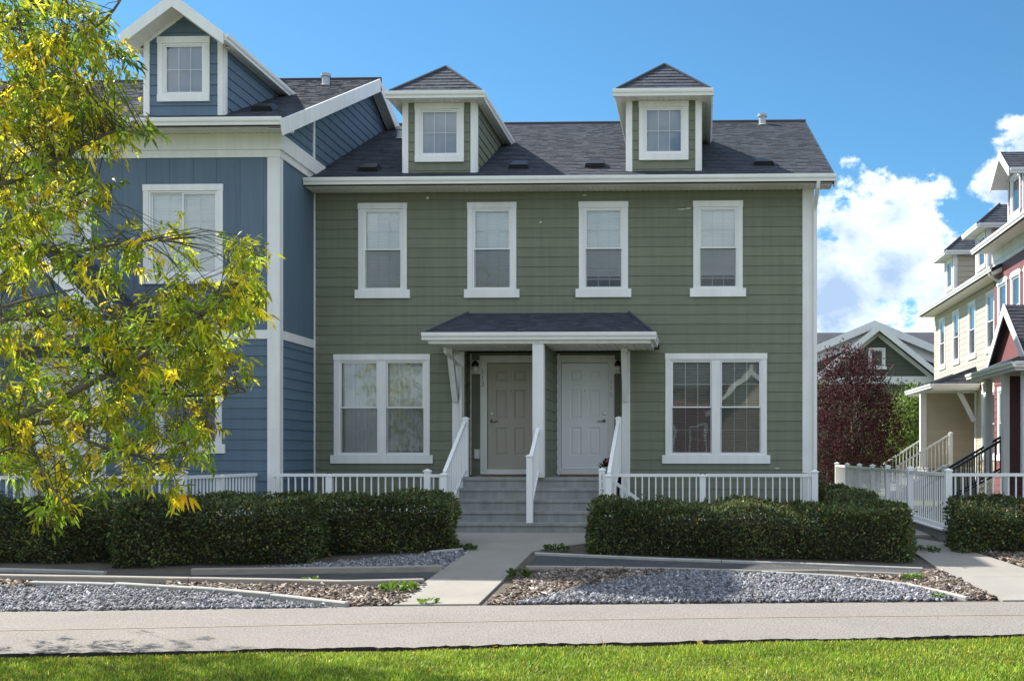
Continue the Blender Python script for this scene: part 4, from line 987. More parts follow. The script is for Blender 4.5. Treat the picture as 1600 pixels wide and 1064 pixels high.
# gabled building far behind
bk = thing('gabled_building', 'dark green building with white double gable behind the purple leaved tree', 'house', (8.2, 52, 0), 0, local=True)
MB().box(-7.0, 7.0, .02, 9, 0, 5.4).build('wall', 'dark_green_siding', bk)
MB().prism([(-6.0, 5.0), (6.0, 5.0), (6.0, 5.35), (0, 7.80), (-6.0, 5.35)], -.3, 0, front(0)).build('gable_wall', 'dark_green_siding', bk)
lap_poly(bk, front(0), [(-5.8, 4.2), (5.8, 4.2), (5.8, 5.25), (0, 7.65), (-5.8, 5.25)], 'dark_green_siding', .2)
MB().prism([(-2.75, 0), (2.75, 0), (2.75, 5.2), (0, 7.35), (-2.75, 5.2)], -.8, 1.2, front(0)).build('front_wall', 'dark_green_siding', bk)
lap_poly(bk, front(-1.2), [(-2.7, 4.2), (2.7, 4.2), (2.7, 5.2), (0, 7.3), (-2.7, 5.2)], 'dark_green_siding', .2)
for s in (-1, 1):
    rake(bk, front(-.40), 0, s * 6.5, 8.02, 5.27, .34, .001, .05); rake(bk, front(-.02), 0, s * 6.3, 7.78, 5.16, .55, .025, .10, 'frieze_board')
    slab(bk, [(s * 6.5, -.4, 5.25), (0, -.4, 8.0), (0, 5, 8.0), (s * 6.5, 5, 5.25)], .06, 'shingle_far')
    rake(bk, front(-1.70), 0, s * 3.3, 7.72, 5.04, .30, .001, .05); rake(bk, front(-1.2), 0, s * 3.0, 7.42, 4.98, .22, .025, .07, 'frieze_board')
    slab(bk, [(s * 3.3, -1.7, 5.02), (0, -1.7, 7.70), (0, 0, 7.70), (s * 3.3, 0, 5.02)], .06, 'shingle_far')
fb(bk, 'band_board', 'white_trim', front(-1.2), -2.85, 2.85, .022, .08, 4.95, 5.32)
window(bk, front(-1.222), -.42, .36, 5.65, 6.65, 'fixed', ('dark', 0), side=.10, head=.10, sill=.12)
slab(bk, [(-7.2, .3, 6.0), (7.2, .3, 6.0), (7.2, 5, 8.05), (-7.2, 5, 8.05)], .1, 'shingle_far')
b = MB(); b.beam((-7.2, .28, 5.9), (7.2, .28, 5.9), .05, .2); b.build('fascia', 'white_trim', bk)

# ------------------------------------------------------------------ steps, stair railings
GL_, BL_ = ((-7.2, 20, 0), 0), ((8.25, 38.7, 0), R(-90))
concrete_steps(*GL_, 'grey concrete steps up to the two doors of the green house')
SR_G = 'white railings beside the steps'
stair_rail(*GL_, 'white sloping railing on the left side of the green house steps', 'l', SR_G)
stair_rail(*GL_, 'white handrail up the middle of the green house steps', 'c', SR_G)
stair_rail(*GL_, 'white sloping railing on the right side of the green house steps', 'r', SR_G)
concrete_steps(*BL_, 'concrete steps up to the cream house porch behind the fence')
stair_rail(*BL_, 'white sloping stair railing of the cream house, the far one', 'l', SR_G); stair_rail(*BL_, 'white sloping stair railing of the cream house, the near one with a level top', 'r', SR_G)
rr_ = thing('stair_railing', 'stair railing in front of the red house, darkened in colour for its backlit shade', 'railing', (6.0, 26.4, .4), 0, SR_G)
post(rr_, 5.9, 26.6, .4, 1.40); post(rr_, 7.6, 26.6, 1.3, 2.4); run(rr_, (5.95, 26.6), (7.55, 26.6), 1.36, 2.32, .6, 1.5, m='black_metal'); run(rr_, (5.0, 24.9), (7.2, 24.9), .95, 2.28, .3, 1.5, m='black_metal'); run(rr_, (7.65, 26.6), (8.0, 26.6), 2.34, 2.34, 1.42, 1.42, m='black_metal')  # rails black for backlight: shade put into the colour, posts left white

# porch railings round the window wells
PG = 'white baluster railings along the house fronts'; YR = 17.9; T = 1.385; Bt = .52
def px_x(px, Y): return P(px, 700, Y).x
rl = thing('porch_railing', 'white baluster railing between the blue house corner and the steps', 'railing', (-5.8, YR, .4), 0, PG)
xa, xm, xb = px_x(424, YR), px_x(515, YR), px_x(668, YR)
for x, h in ((xm, T - .05), (xb, T + .03)): post(rl, x, YR, .35, h)
run(rl, (xa, YR), (xm - .05, YR), T, T, Bt, Bt); run(rl, (xm + .05, YR), (xb - .05, YR), T, T, Bt, Bt); run(rl, (xb + .05, YR), (xb + .26, YR - .02), T - .01, T - .01, Bt, Bt)
rl = thing('porch_railing', 'white baluster railing right of the steps, its first post numbered 117', 'railing', (.3, YR, .4), 0, PG)
xa, xm, xb = px_x(941, YR), px_x(1098, YR), px_x(1273, YR)
for x, h in ((xa, T + .05), (xm, T - .05), (xb, T + .02)): post(rl, x, YR, .35, h)
run(rl, (xa + .05, YR), (xm - .05, YR), T, T, Bt, Bt); run(rl, (xm + .05, YR), (xb - .05, YR), T, T, Bt, Bt)
run(rl, (xb, YR + .05), (xb, 19.85), T, T, Bt, Bt)
for i, ch in enumerate('117'): text_mesh('post_number', ch, .135, (xa, YR - .054, T - .06 - i * .125), (R(90), 0, 0), 'number_metal', rl)
rl = thing('stair_railing', 'short white railing sloping down to the lower door behind the post numbered 117', 'railing', (-1.2, 18.4, .2), 0, SR_G)
run(rl, (px_x(952, 18.3), 18.3), (px_x(1010, 18.3), 18.3), T - .06, T - .52, .62, .18)
rl = thing('porch_railing', 'white baluster railing in front of the blue house behind the tree', 'railing', (-9.5, 15.8, .3), 0, PG)
YB = 15.8
xs = [px_x(-420, YB), px_x(-190, YB), px_x(45, YB), px_x(285, YB)]
for x in xs: post(rl, x, YB, .25, T + .04)
for u, v in zip(xs, xs[1:]): run(rl, (u + .05, YB), (v - .05, YB), T, T, Bt, Bt)
run(rl, (xs[-1], YB + .05), (xs[-1] + .03, 16.95), T, T, Bt, Bt); post(rl, xs[-1] + .03, 17.0, .3, T - .05); run(rl, (xs[-1] + .03, 17.05), (xs[-1] + .06, 18.3), T, T, Bt, Bt)
rl = thing('stair_railing', 'white handrail sloping down to the lower door of the blue house', 'railing', (-9.8, 16.6, .2), 0, SR_G)
q0, q1 = P(112, 779, 16.6), P(155, 757, 16.6); b = MB(); b.tube([q0, q1, q1 + Vector((.02, 0, .12))], .035, 8); b.build('top_rail', 'white_vinyl', rl)
for f in (.25, .6, .95):
    c = q0.lerp(q1, f); MB().box(c.x - .012, c.x + .012, c.y - .012, c.y + .012, .3, c.z).build('baluster', 'white_vinyl', rl)
ub = thing('utility_box', 'small white box fixed low on the blue house behind the railing', 'box', (P(163, 790, 18.2).x, 18.2, .5))
c = P(163, 782, 18.2); MB().box(c.x - .14, c.x + .14, 18.16, 18.318, c.z - .06, c.z + .06).build('case', 'plastic_box', ub); MB().box(c.x - .03, c.x + .03, 18.22, 18.3, .3, c.z - .0601).build('conduit', 'plastic_box', ub)

# white fence round the yard of the right hand houses
FXX, FY = 3.86, 17.1
cb = MB(); cb.box(FXX - .10, FXX + .12, FY - .10, 31, .1, .52); cb.box(FXX + .1201, 9.5, FY - .10, FY + .12, .1, .52); struct(cb.build('retaining_wall', 'step_concrete'))
fn = thing('fence', 'white baluster fence along the right hand walk with a long run going back', 'fence', (FXX, FY, .52), 0, PG)
def fpost(x, y): return post(fn, x, y, .521, 1.44)
ys = [FY, 20.2, 22.6, 24.6, 26.6, 28.8, 31.0]
for y in ys: fpost(FXX, y)
for u, v in zip(ys, ys[1:]): run(fn, (FXX, u + .05), (FXX, v - .05), 1.41, 1.41, .56, .56, step=.17, w=.018)
MB().box(FXX - .14, FXX + .06, FY - .14, 31, .521, .545).build('base_board', 'white_vinyl', fn)
xs = [FXX, 5.6, 7.4, 9.2]
for x in xs[1:]: fpost(x, FY)
for u, v in zip(xs, xs[1:]): run(fn, (u + .05, FY), (v - .05, FY), 1.41, 1.41, .56, .56)

# ------------------------------------------------------------------ small things by the doors
for x, lb in ((3.62, 'brown doormat in front of the grey door numbered 113'), (5.02, 'brown doormat in front of the white door numbered 115')):
    o = MB().box(-7.2 + x - .38, -7.2 + x + .38, 19.62, 20.12, 1.306, 1.328).build('door_mat', 'mat_fibre'); tag(o, lb, 'doormat', 'doormats')
fp = thing('flower_pot', 'pale pot of dark pink flowers beside the white door', 'flower pot', (px_x(947, 19.5), 19.5, 1.306))
c = Vector(fp.location); b = MB(); b.lathe(c, [(.065, 0), (.085, .15), (.092, .15), (.092, .17), (.078, .17), (.07, .14)], 14); b.build('pot', 'pot', fp, smooth=True)
def leaf_cloud(C, D, l, w, fold=.12, seg=1, droop=0.0):
    """leaves from base points C along unit directions D; returns vertices (n,k,3) and triangles of one leaf"""
    n = len(C); rv = rng.normal(size=(n, 3)); S = np.cross(D, rv); S /= np.linalg.norm(S, axis=1)[:, None] + 1e-9; Nn = np.cross(S, D)
    l = l[:, None]; w = w[:, None]
    if seg == 1:
        m = C + D * l * .45 + Nn * l * fold
        V = np.stack([C, m + S * w / 2, m - S * w / 2, C + D * l], 1); F = np.array([(0, 1, 3), (0, 3, 2)])
    else:
        g = np.array([0, 0, -1.0])[None]
        p1 = C + D * l * .33; p2 = C + D * l * .68 + g * l * droop * .4; p3 = C + D * l + g * l * droop
        V = np.stack([C, p1 + S * w / 2 + Nn * l * .03, p1 - S * w / 2 + Nn * l * .03, p2 + S * w * .38, p2 - S * w * .38, p3], 1); F = np.array([(0, 2, 1), (1, 2, 4), (1, 4, 3), (3, 4, 5)])
    return V, F
def leaves(name, C, D, l, w, tint, m, parent=None, kind=None, **k):
    V, F = leaf_cloud(C, D, l, w, **k); n, kv = V.shape[:2]
    return np_mesh(name, V.reshape(-1, 3), (F[None] + (np.arange(n) * kv)[:, None, None]).reshape(-1, 3), m, parent, np.repeat(tint, kv, axis=0), kind)
def unit(v): return v / (np.linalg.norm(v, axis=1)[:, None] + 1e-9)
n = 60; C = np.array(c) + np.array([0, 0, .17]) + rng.normal(0, .03, (n, 3)); D = unit(rng.normal(0, 1, (n, 3)) + np.array([-.3, 0, .5]))
leaves('foliage', C, D, rng.uniform(.07, .14, n), rng.uniform(.03, .05, n), np.ones((n, 3)) * .6, 'green_leaf', fp)
for dx, dz in ((.0, .30), (.05, .26), (-.02, .24), (.06, .32), (.02, .22)):
    n = 14; C = np.tile(np.array(c) + np.array([dx, rng.uniform(-.03, .03), dz]), (n, 1)); D = unit(rng.normal(0, 1, (n, 3)) + np.array([0, -.4, .4]))
    leaves('flower', C, D, rng.uniform(.03, .05, n), rng.uniform(.03, .04, n), np.ones((n, 3)), 'petal', fp)

# ------------------------------------------------------------------ hedges
def hedge(label, p0, p1, w, h, dens=2500, seed=0, sprigs=70, yellow=.06, leaf=.056):
    """clipped hedge along the front foot line p0-p1, w deep to the back (left of the line), h high"""
    g = np.random.default_rng(seed); p0 = np.array(p0, float); p1 = np.array(p1, float); d = p1 - p0; L = np.linalg.norm(d); d /= L; nb = np.array([-d[1], d[0]])
    zb = gz(*((p0 + p1) / 2)) if True else 0
    root = thing('hedge', label, 'hedge', (*(p0 + d * L / 2 + nb * w / 2), zb), 0, 'clipped hedges')
    ph = g.uniform(0, 6, 8)
    def bump(u, v): return .050 * np.sin(u * 2.3 + ph[0]) * np.sin(v * 3.1 + ph[1]) + .035 * np.sin(u * 6.1 + ph[2] + v * 2) + .03 * np.sin(v * 7.3 + u * 3.3 + ph[3]) + .018 * np.sin(u * 15 + ph[4]) * np.sin(v * 13 + ph[5])
    Cs = []; Ns = []
    def face(kind, A, dn):
        n = int(A * dn); q = g.uniform(0, 1, (n, 2)); dep = g.exponential(.060, n) - .045
        if kind in 'fb':
            u = q[:, 0] * L; v = q[:, 1] ** .92 * h; o = bump(u, v) - dep - .10 * np.clip((v - h + .2) / .2, 0, 1) ** 2 - .05 * np.clip((.12 - v) / .12, 0, 1); s = -o if kind == 'f' else w + o
            nn = -nb if kind == 'f' else nb; z = v + bump(u, s) * .4 * (v > h * .8)
            N_ = np.array([nn[0], nn[1], .15]); 
        elif kind == 't':
            u = q[:, 0] * L; s = q[:, 1] * w; z = h + bump(u, s) * .9 - dep; N_ = np.array([0, 0, 1.0])
        else:
            s = q[:, 0] * w; v = q[:, 1] * h; o = bump(s + 9, v) - dep - .08 * np.clip((v - h + .2) / .2, 0, 1) ** 2; u = -o if kind == 'l' else L + o; z = v; nn = -d if kind == 'l' else d; N_ = np.array([nn[0], nn[1], .15])
        xy = p0[None] + d[None] * u[:, None] + nb[None] * s[:, None]
        zg = np.clip(.074 * (xy[:, 1] - 12.27 - .082 * xy[:, 0]), 0, .4)
        Cs.append(np.column_stack([xy, zg + .02 + z])); Ns.append(np.tile(N_, (n, 1)))
    face('f', L * h, dens); face('t', L * w, dens); face('b', L * h, dens * .5); face('l', w * h, dens); face('r', w * h, dens)
    for k in range(sprigs):
        u = g.uniform(0, L); s = g.uniform(0, w); hh = g.uniform(.03, .15); m = int(hh * 90); xy = p0 + d * u + nb * s; zg = gz(*xy)
        t = g.uniform(0, 1, m); lean = g.normal(0, .05, 2)
        Cs.append(np.column_stack([xy[0] + lean[0] * t + g.normal(0, .012, m), xy[1] + lean[1] * t + g.normal(0, .012, m), zg + h + t * hh])); Ns.append(np.tile([0, 0, .6], (m, 1)))
    C = np.concatenate(Cs); N_ = np.concatenate(Ns); n = len(C)
    D = unit(N_ * .8 + g.normal(0, .65, (n, 3)))
    lum = g.lognormal(0, .45, n) * (1 + .30 * np.sin(C[:, 0] * 3.1 + ph[6]) * np.sin(C[:, 2] * 4 + C[:, 1] * 2 + ph[7]))
    t = np.stack([lum, lum, lum * g.uniform(.7, 1.2, n)], 1); yl_ = g.uniform(0, 1, n) < yellow; t[yl_] *= np.array([2.3, 1.8, .8]); br_ = g.uniform(0, 1, n) < .08; t[br_] *= np.array([1.7, .95, .9])
    leaves('foliage', C, D, g.uniform(.7, 1.25, n) * leaf, g.uniform(.45, .62, n) * leaf, t, 'hedge_leaf', root)
    tw_ = MB()
    for k in range(int(L * 34)):
        u = g.uniform(.03, L - .03); z = g.uniform(.03, h * .9); q = p0 + d * u + nb * (bump(np.array(u), np.array(z)) * -1 + .05); zg = gz(*q); e1 = q + d * g.normal(0, .07) - nb * g.uniform(.0, .09)
        tw_.tube([(q[0], q[1], zg + z), (*(q * .5 + e1 * .5), zg + z + g.uniform(.03, .1)), (*e1, zg + z + g.uniform(.09, .22))], [.005, .004, .002], 4, cap=False)
    tw_.build('twigs', 'twig', root, kind='stuff')
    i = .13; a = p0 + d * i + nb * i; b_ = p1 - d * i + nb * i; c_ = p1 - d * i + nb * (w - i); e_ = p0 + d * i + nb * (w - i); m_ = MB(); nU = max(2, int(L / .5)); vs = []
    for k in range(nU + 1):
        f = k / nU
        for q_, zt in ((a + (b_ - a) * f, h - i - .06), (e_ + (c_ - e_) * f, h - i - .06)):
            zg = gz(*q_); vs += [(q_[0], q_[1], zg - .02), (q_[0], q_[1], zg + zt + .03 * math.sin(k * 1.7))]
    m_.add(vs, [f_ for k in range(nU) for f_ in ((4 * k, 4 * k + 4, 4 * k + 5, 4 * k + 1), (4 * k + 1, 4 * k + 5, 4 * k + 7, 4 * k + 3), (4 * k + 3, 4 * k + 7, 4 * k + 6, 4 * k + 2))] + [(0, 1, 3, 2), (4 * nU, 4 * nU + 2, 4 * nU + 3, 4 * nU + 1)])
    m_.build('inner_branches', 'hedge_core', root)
    return root
hedge('leftmost dark green hedge, cut by the left frame edge', (-13.0, 14.25), (-7.78, 14.55), .85, .76, seed=1)
hedge('dark green hedge under the hanging tree branches, middle one left of the steps', (-7.80, 14.20), (-5.22, 14.65), .95, .78, seed=2)
hedge('dark green hedge just left of the concrete steps', (-5.50, 15.30), (-3.62, 15.72), .95, .70, seed=3)
hedge('long dark green hedge between the steps and the right hand walk', (-1.62, 15.55), (2.92, 15.15), .95, .64, seed=4, yellow=.06, sprigs=110)
hedge('narrow hedge going back beside the right corner of the green house', (2.90, 16.4), (2.90, 23.5), .62, .56, dens=2600, seed=5)
hedge('dark green hedge in front of the white fence at the right frame edge', (3.78, 15.85), (7.5, 16.1), .80, .66, seed=6)

# ------------------------------------------------------------------ trees
def limb_tube(b, pts, r0, r1, seg=7):
    pts = [Vector(p) for p in pts]; q = []
    for i in range(len(pts) - 1):
        p0_ = pts[max(i - 1, 0)]; p1_, p2_ = pts[i], pts[i + 1]; p3_ = pts[min(i + 2, len(pts) - 1)]
        for k in range(4):
            t = k / 4; q.append(.5 * ((2 * p1_) + (p2_ - p0_) * t + (2 * p0_ - 5 * p1_ + 4 * p2_ - p3_) * t * t + (3 * p1_ - p0_ - 3 * p2_ + p3_) * t ** 3))
    q.append(pts[-1]); n = len(q); b.tube(q, [r0 + (r1 - r0) * (i / (n - 1)) ** .8 for i in range(n)], seg); return q
TX, TY = -6.75, 8.7
tree = thing('tree', 'large yellow and green autumn tree hanging into the left of the photo', 'tree', (TX, TY, 0))
tk = MB(); spine = limb_tube(tk, [(TX, TY, -.05), (TX + .05, TY, .9), (TX - .03, TY - .05, 2.0), (TX + .1, TY + .05, 3.4), (TX + .02, TY, 4.8), (TX + .15, TY - .05, 6.4)], .17, .04, 12); tk.build('trunk', 'bark', tree, smooth=True)
LIMBS = [([(TX, TY, 1.55)], [(57, 639, 8.5), (150, 594, 8.4), (192, 575, 8.3), (288, 511, 8.1), (335, 478, 8.0), (375, 440, 7.9)], .055),
         ([(TX, TY, 2.75)], [(0, 405, 8.6), (121, 393, 8.5), (205, 378, 8.3), (262, 376, 8.2)], .035),
         ([], [(170, 588, 8.35), (256, 616, 8.3), (320, 618, 8.2), (385, 612, 8.1)], .022),
         ([(TX, TY, 1.45)], [(60, 661, 8.7), (147, 694, 8.6), (215, 712, 8.5), (290, 740, 8.4)], .035),
         ([(TX, TY, 1.35)], [(20, 700, 8.1), (70, 745, 7.9), (100, 790, 7.8)], .025),
         ([(TX, TY, 4.3)], [(0, 150, 8.7), (90, 80, 8.7), (165, 30, 8.6), (200, -20, 8.6)], .045),
         ([(TX, TY, 3.6)], [(0, 290, 8.5), (110, 240, 8.3), (180, 205, 8.2), (235, 215, 8.1)], .04),
         ([(TX, TY, 2.2)], [(10, 500, 8.9), (110, 492, 9.1), (210, 500, 9.1), (300, 540, 9.1)], .035),
         ([(TX, TY, 3.2)], [(10, 350, 9.1), (90, 320, 9.2), (150, 290, 9.3)], .03),
         ([(TX, TY, 4.9)], [(10, 40, 9.0), (60, -30, 9.2), (120, -90, 9.2)], .04)]
pts_all = []
for st, px, r0 in LIMBS:
    b = MB(); q = limb_tube(b, st + [P(*p) for p in px], r0 * .72, .006, 7); b.build('branch', 'bark', tree, smooth=True); pts_all += q
for k in range(9):
    a = R(100 + k * 32 + random.uniform(-10, 10)); z0 = random.uniform(1.9, 5.2); l = random.uniform(1.6, 2.6); b = MB()
    q = limb_tube(b, [(TX, TY, z0), (TX + math.cos(a) * l * .5, TY + math.sin(a) * l * .5, z0 + .5), (TX + math.cos(a) * l, TY + math.sin(a) * l, z0 + .7)], .028, .006, 6); b.build('branch', 'bark', tree, smooth=True); pts_all += q
PA = np.array([tuple(p) for p in pts_all])
ELL = [(80, 45, 105, 55, 40), (130, 120, 95, 60, 34), (60, 150, 75, 70, 26), (55, 240, 85, 60, 28), (165, 205, 80, 40, 26), (95, 310, 90, 50, 26), (45, 400, 65, 60, 24), (150, 410, 90, 40, 14), (265, 395, 45, 30, 7),
       (330, 490, 80, 45, 34), (395, 440, 30, 58, 18), (260, 560, 100, 48, 34), (110, 530, 110, 60, 36), (345, 585, 50, 40, 18), (70, 640, 90, 55, 32), (230, 655, 90, 48, 28), (310, 690, 40, 40, 10), (130, 735, 90, 32, 20), (90, 790, 24, 30, 7), (25, 700, 50, 50, 12), (280, 760, 10, 26, 2), (225, 740, 40, 25, 6)]
CC = []
for cx, cy, rx, ry, n in ELL:
    for _ in range(int(n * 2.6)):
        a = rng.uniform(0, 2 * np.pi); q = math.sqrt(rng.uniform(0, 1)); CC.append(tuple(P(cx - 14 + rx * q * math.cos(a), cy - 14 + ry * q * math.sin(a), rng.uniform(7.7, 10.0))))
k = 0
while k < 1000:
    v = unit(rng.normal(size=(1, 3)))[0] * rng.uniform(.4, 1) ** .5; p = np.array([TX - .3 + v[0] * 2.6, TY + .9 + v[1] * 2.6, 4.3 + v[2] * 3.0])
    d = (-math.sin(YAW) * p[0] + math.cos(YAW) * p[1]); u = (math.cos(YAW) * p[0] + math.sin(YAW) * p[1]) / d * FPX + CX
    if u < -10 or (CY - (p[2] - CAM_Z) / d * FPX) < -25: CC.append(tuple(p)); k += 1
CC = np.array(CC); nC = len(CC)
tw = MB()
for c_ in CC:
    dd = np.linalg.norm(PA - c_, axis=1) + .8 * np.maximum(0, PA[:, 2] - c_[2] - .1); j = int(np.argsort(dd)[int(rng.integers(0, 7))]); a = Vector(PA[j]); e_ = Vector(c_); m_ = a.lerp(e_, .55) + Vector((0, 0, .10 * (e_ - a).length))
    tw.tube([a, m_, e_], [.004, .003, .0015], 4, cap=False)
tw.build('twigs', 'green_twig', tree, kind='stuff')
per = 17; Cc = np.repeat(CC, per, axis=0); n = len(Cc)
axis = unit(np.column_stack([rng.normal(.15, .6, nC), rng.normal(0, .5, nC), rng.normal(-.45, .45, nC)])); AX = np.repeat(axis, per, axis=0); tpar = np.tile(np.linspace(0, 1, per), nC)
Cb = Cc + AX * (tpar * .17)[:, None] + rng.normal(0, .018, (n, 3)); D = unit(AX * .8 + rng.normal(0, .62, (n, 3)) + np.array([0, 0, -.22]))
kindc = rng.uniform(0, 1, nC); base = np.where(kindc[:, None] < .45, np.array([[.74, .95, .9]]), np.where(kindc[:, None] < .86, np.array([[1.20, 1.12, .7]]), np.array([[2.15, 1.55, .8]])))
lum = np.repeat(base * rng.lognormal(0, .26, nC)[:, None], per, axis=0) * rng.lognormal(0, .28, n)[:, None]
leaves('crown', Cb, D, rng.uniform(.055, .098, n), rng.uniform(.015, .024, n), lum, 'tree_leaf', tree, seg=2, droop=.25)
sel = CC[rng.choice(nC, 330, replace=False)]; per = 34; Cs_ = np.repeat(sel, per, axis=0) + rng.normal(0, .032, (len(sel) * per, 3)) + np.array([0, 0, -.05]); n = len(Cs_)
leaves('seed_heads', Cs_, unit(rng.normal(0, 1, (n, 3)) + np.array([0, 0, -.8])), rng.uniform(.022, .045, n), rng.uniform(.007, .012, n), rng.lognormal(0, .35, n)[:, None] * np.array([[1.0, .95, .9]]), 'seed', tree, kind='stuff')
# the single yellow spray hanging over the hedge
c_ = P(285, 772, 8.2); n = 14; C = np.tile(np.array(c_), (n, 1)) + rng.normal(0, .02, (n, 3)); leaves('leaf_spray', C, unit(rng.normal(0, .6, (n, 3)) + np.array([0, 0, -1.0])), rng.uniform(.10, .14, n), rng.uniform(.022, .03, n), np.tile([2.9, 1.75, .8], (n, 1)), 'tree_leaf', tree, seg=2, droop=.2)
b = MB(); limb_tube(b, [P(255, 715, 8.45), P(272, 745, 8.3), c_], .008, .004, 5); b.build('branch', 'bark', tree)

def round_tree(name, label, base, h, rx, rz, zc, m, n, l, lumf, seed, lean=0.0, narrow=0.0):
    g = np.random.default_rng(seed); t = thing(name, label, 'tree', base, 0, 'trees behind the houses'); bx_, by_, bz_ = base; b = MB(); tip = []
    limb_tube(b, [(bx_, by_, bz_ - .1), (bx_, by_, bz_ + h * .3), (bx_ + lean, by_, bz_ + h * .85)], .09, .02, 8); b.build('trunk', 'bark', t, smooth=True)
    for k in range(9):
        a = k * 2.4 + g.uniform(0, 1); z0 = bz_ + h * g.uniform(.12, .45); q = [(bx_, by_, z0), (bx_ + math.cos(a) * rx * .45, by_ + math.sin(a) * rx * .45, z0 + h * .22), (bx_ + math.cos(a) * rx * g.uniform(.6, .95), by_ + math.sin(a) * rx * .8, min(bz_ + h * .98, z0 + h * g.uniform(.35, .6)))]
        b = MB(); tip += limb_tube(b, q, .035, .008, 5); b.build('branch', 'bark', t)
    pc = 26; nc = n // pc; v = unit(g.normal(size=(nc, 3))) * (g.uniform(.15, 1, nc) ** .45)[:, None]
    sc = 1 - narrow * np.clip(v[:, 2], -.2, 1)
    cc = np.column_stack([bx_ + v[:, 0] * rx * sc + lean * (v[:, 2] + 1) / 2, by_ + v[:, 1] * rx * sc, zc + v[:, 2] * rz]) + g.normal(0, .12, (nc, 3))
    C = np.repeat(cc, pc, axis=0) + g.normal(0, .12, (nc * pc, 3)); C = C[C[:, 2] > bz_ + .15]; k_ = len(C)
    D = unit(g.normal(0, 1, (k_, 3)) + np.array([0, 0, .1])); lum = g.lognormal(0, .4, k_)[:, None] * lumf[None]
    leaves('crown', C, D, g.uniform(.7, 1.3, k_) * l, g.uniform(.45, .65, k_) * l, lum, m, t)
round_tree('tree', 'purple leaved tree beside the right corner of the green house', (4.68, 33.5, .4), 5.0, 1.52, 2.35, 2.85, 'plum_leaf', 17000, .085, np.array([1.0, 1.0, 1.0]), 4, -.15, .38)
round_tree('tree', 'bright green shrub like tree right of the purple tree', (7.75, 40, .4), 4.3, 1.5, 1.75, 2.3, 'green_leaf', 17000, .10, np.array([1.7, 1.7, 1.5]), 5, 0, .3)
round_tree('tree', 'dark green tree behind and left of the purple tree', (4.4, 42.0, .4), 4.2, 2.4, 2.1, 2.4, 'hedge_leaf', 16000, .11, np.array([.9, .9, .8]), 6)
round_tree('tree', 'dark green tree between the purple tree and the cream house, far back', (8.9, 46, .4), 4.6, 2.6, 2.2, 2.6, 'green_leaf', 14000, .12, np.array([.6, .7, .7]), 7)

# ------------------------------------------------------------------ weeds, lawn, fallen leaves
def weed(label, px, py, rad, h, n, m='weed_leaf', l=.06):
    p = G(px, py); t = thing('weed', label, 'weed', p, 0, 'weeds in the beds'); a = rng.uniform(0, 2 * np.pi, n); q = np.sqrt(rng.uniform(0, 1, n)) * rad
    C = np.column_stack([p.x + q * np.cos(a), p.y + q * np.sin(a) * .7, p.z + .02 + h * rng.uniform(.2, 1, n) * (1 - .5 * q / rad)]); D = unit(np.column_stack([np.cos(a), np.sin(a), rng.uniform(-.2, .9, n)]) + rng.normal(0, .3, (n, 3)))
    leaves('foliage', C, D, rng.uniform(.7, 1.3, n) * l, rng.uniform(.6, .9, n) * l, rng.lognormal(0, .2, n)[:, None] * np.ones((1, 3)), m, t)
weed('bright green leafy weed at the end of the brown timber, left of the walk', 624, 926, .19, .13, 150)
weed('dark green weed against the right edge of the front walk', 812, 905, .15, .14, 90, 'green_leaf')
weed('low green weed spilling from the hedge onto the walk, left of the steps', 722, 862, .20, .12, 110, 'green_leaf')
weed('low green weed behind the pale edging right of the walk', 868, 862, .18, .10, 90, 'green_leaf')
weed('small tuft of weed at the near end of the front walk', 668, 945, .10, .05, 22)
weed('yellow green weed beside the right hand timber edging', 1424, 908, .12, .08, 60)
weed('small weed in the right hand gravel near the asphalt', 1465, 936, .07, .05, 26)
weed('small green weed on the brown timber at the left', 485, 911, .07, .06, 34)
weed('green trailing weed at the right end of the long hedge', 1446, 864, .20, .10, 80, 'green_leaf')

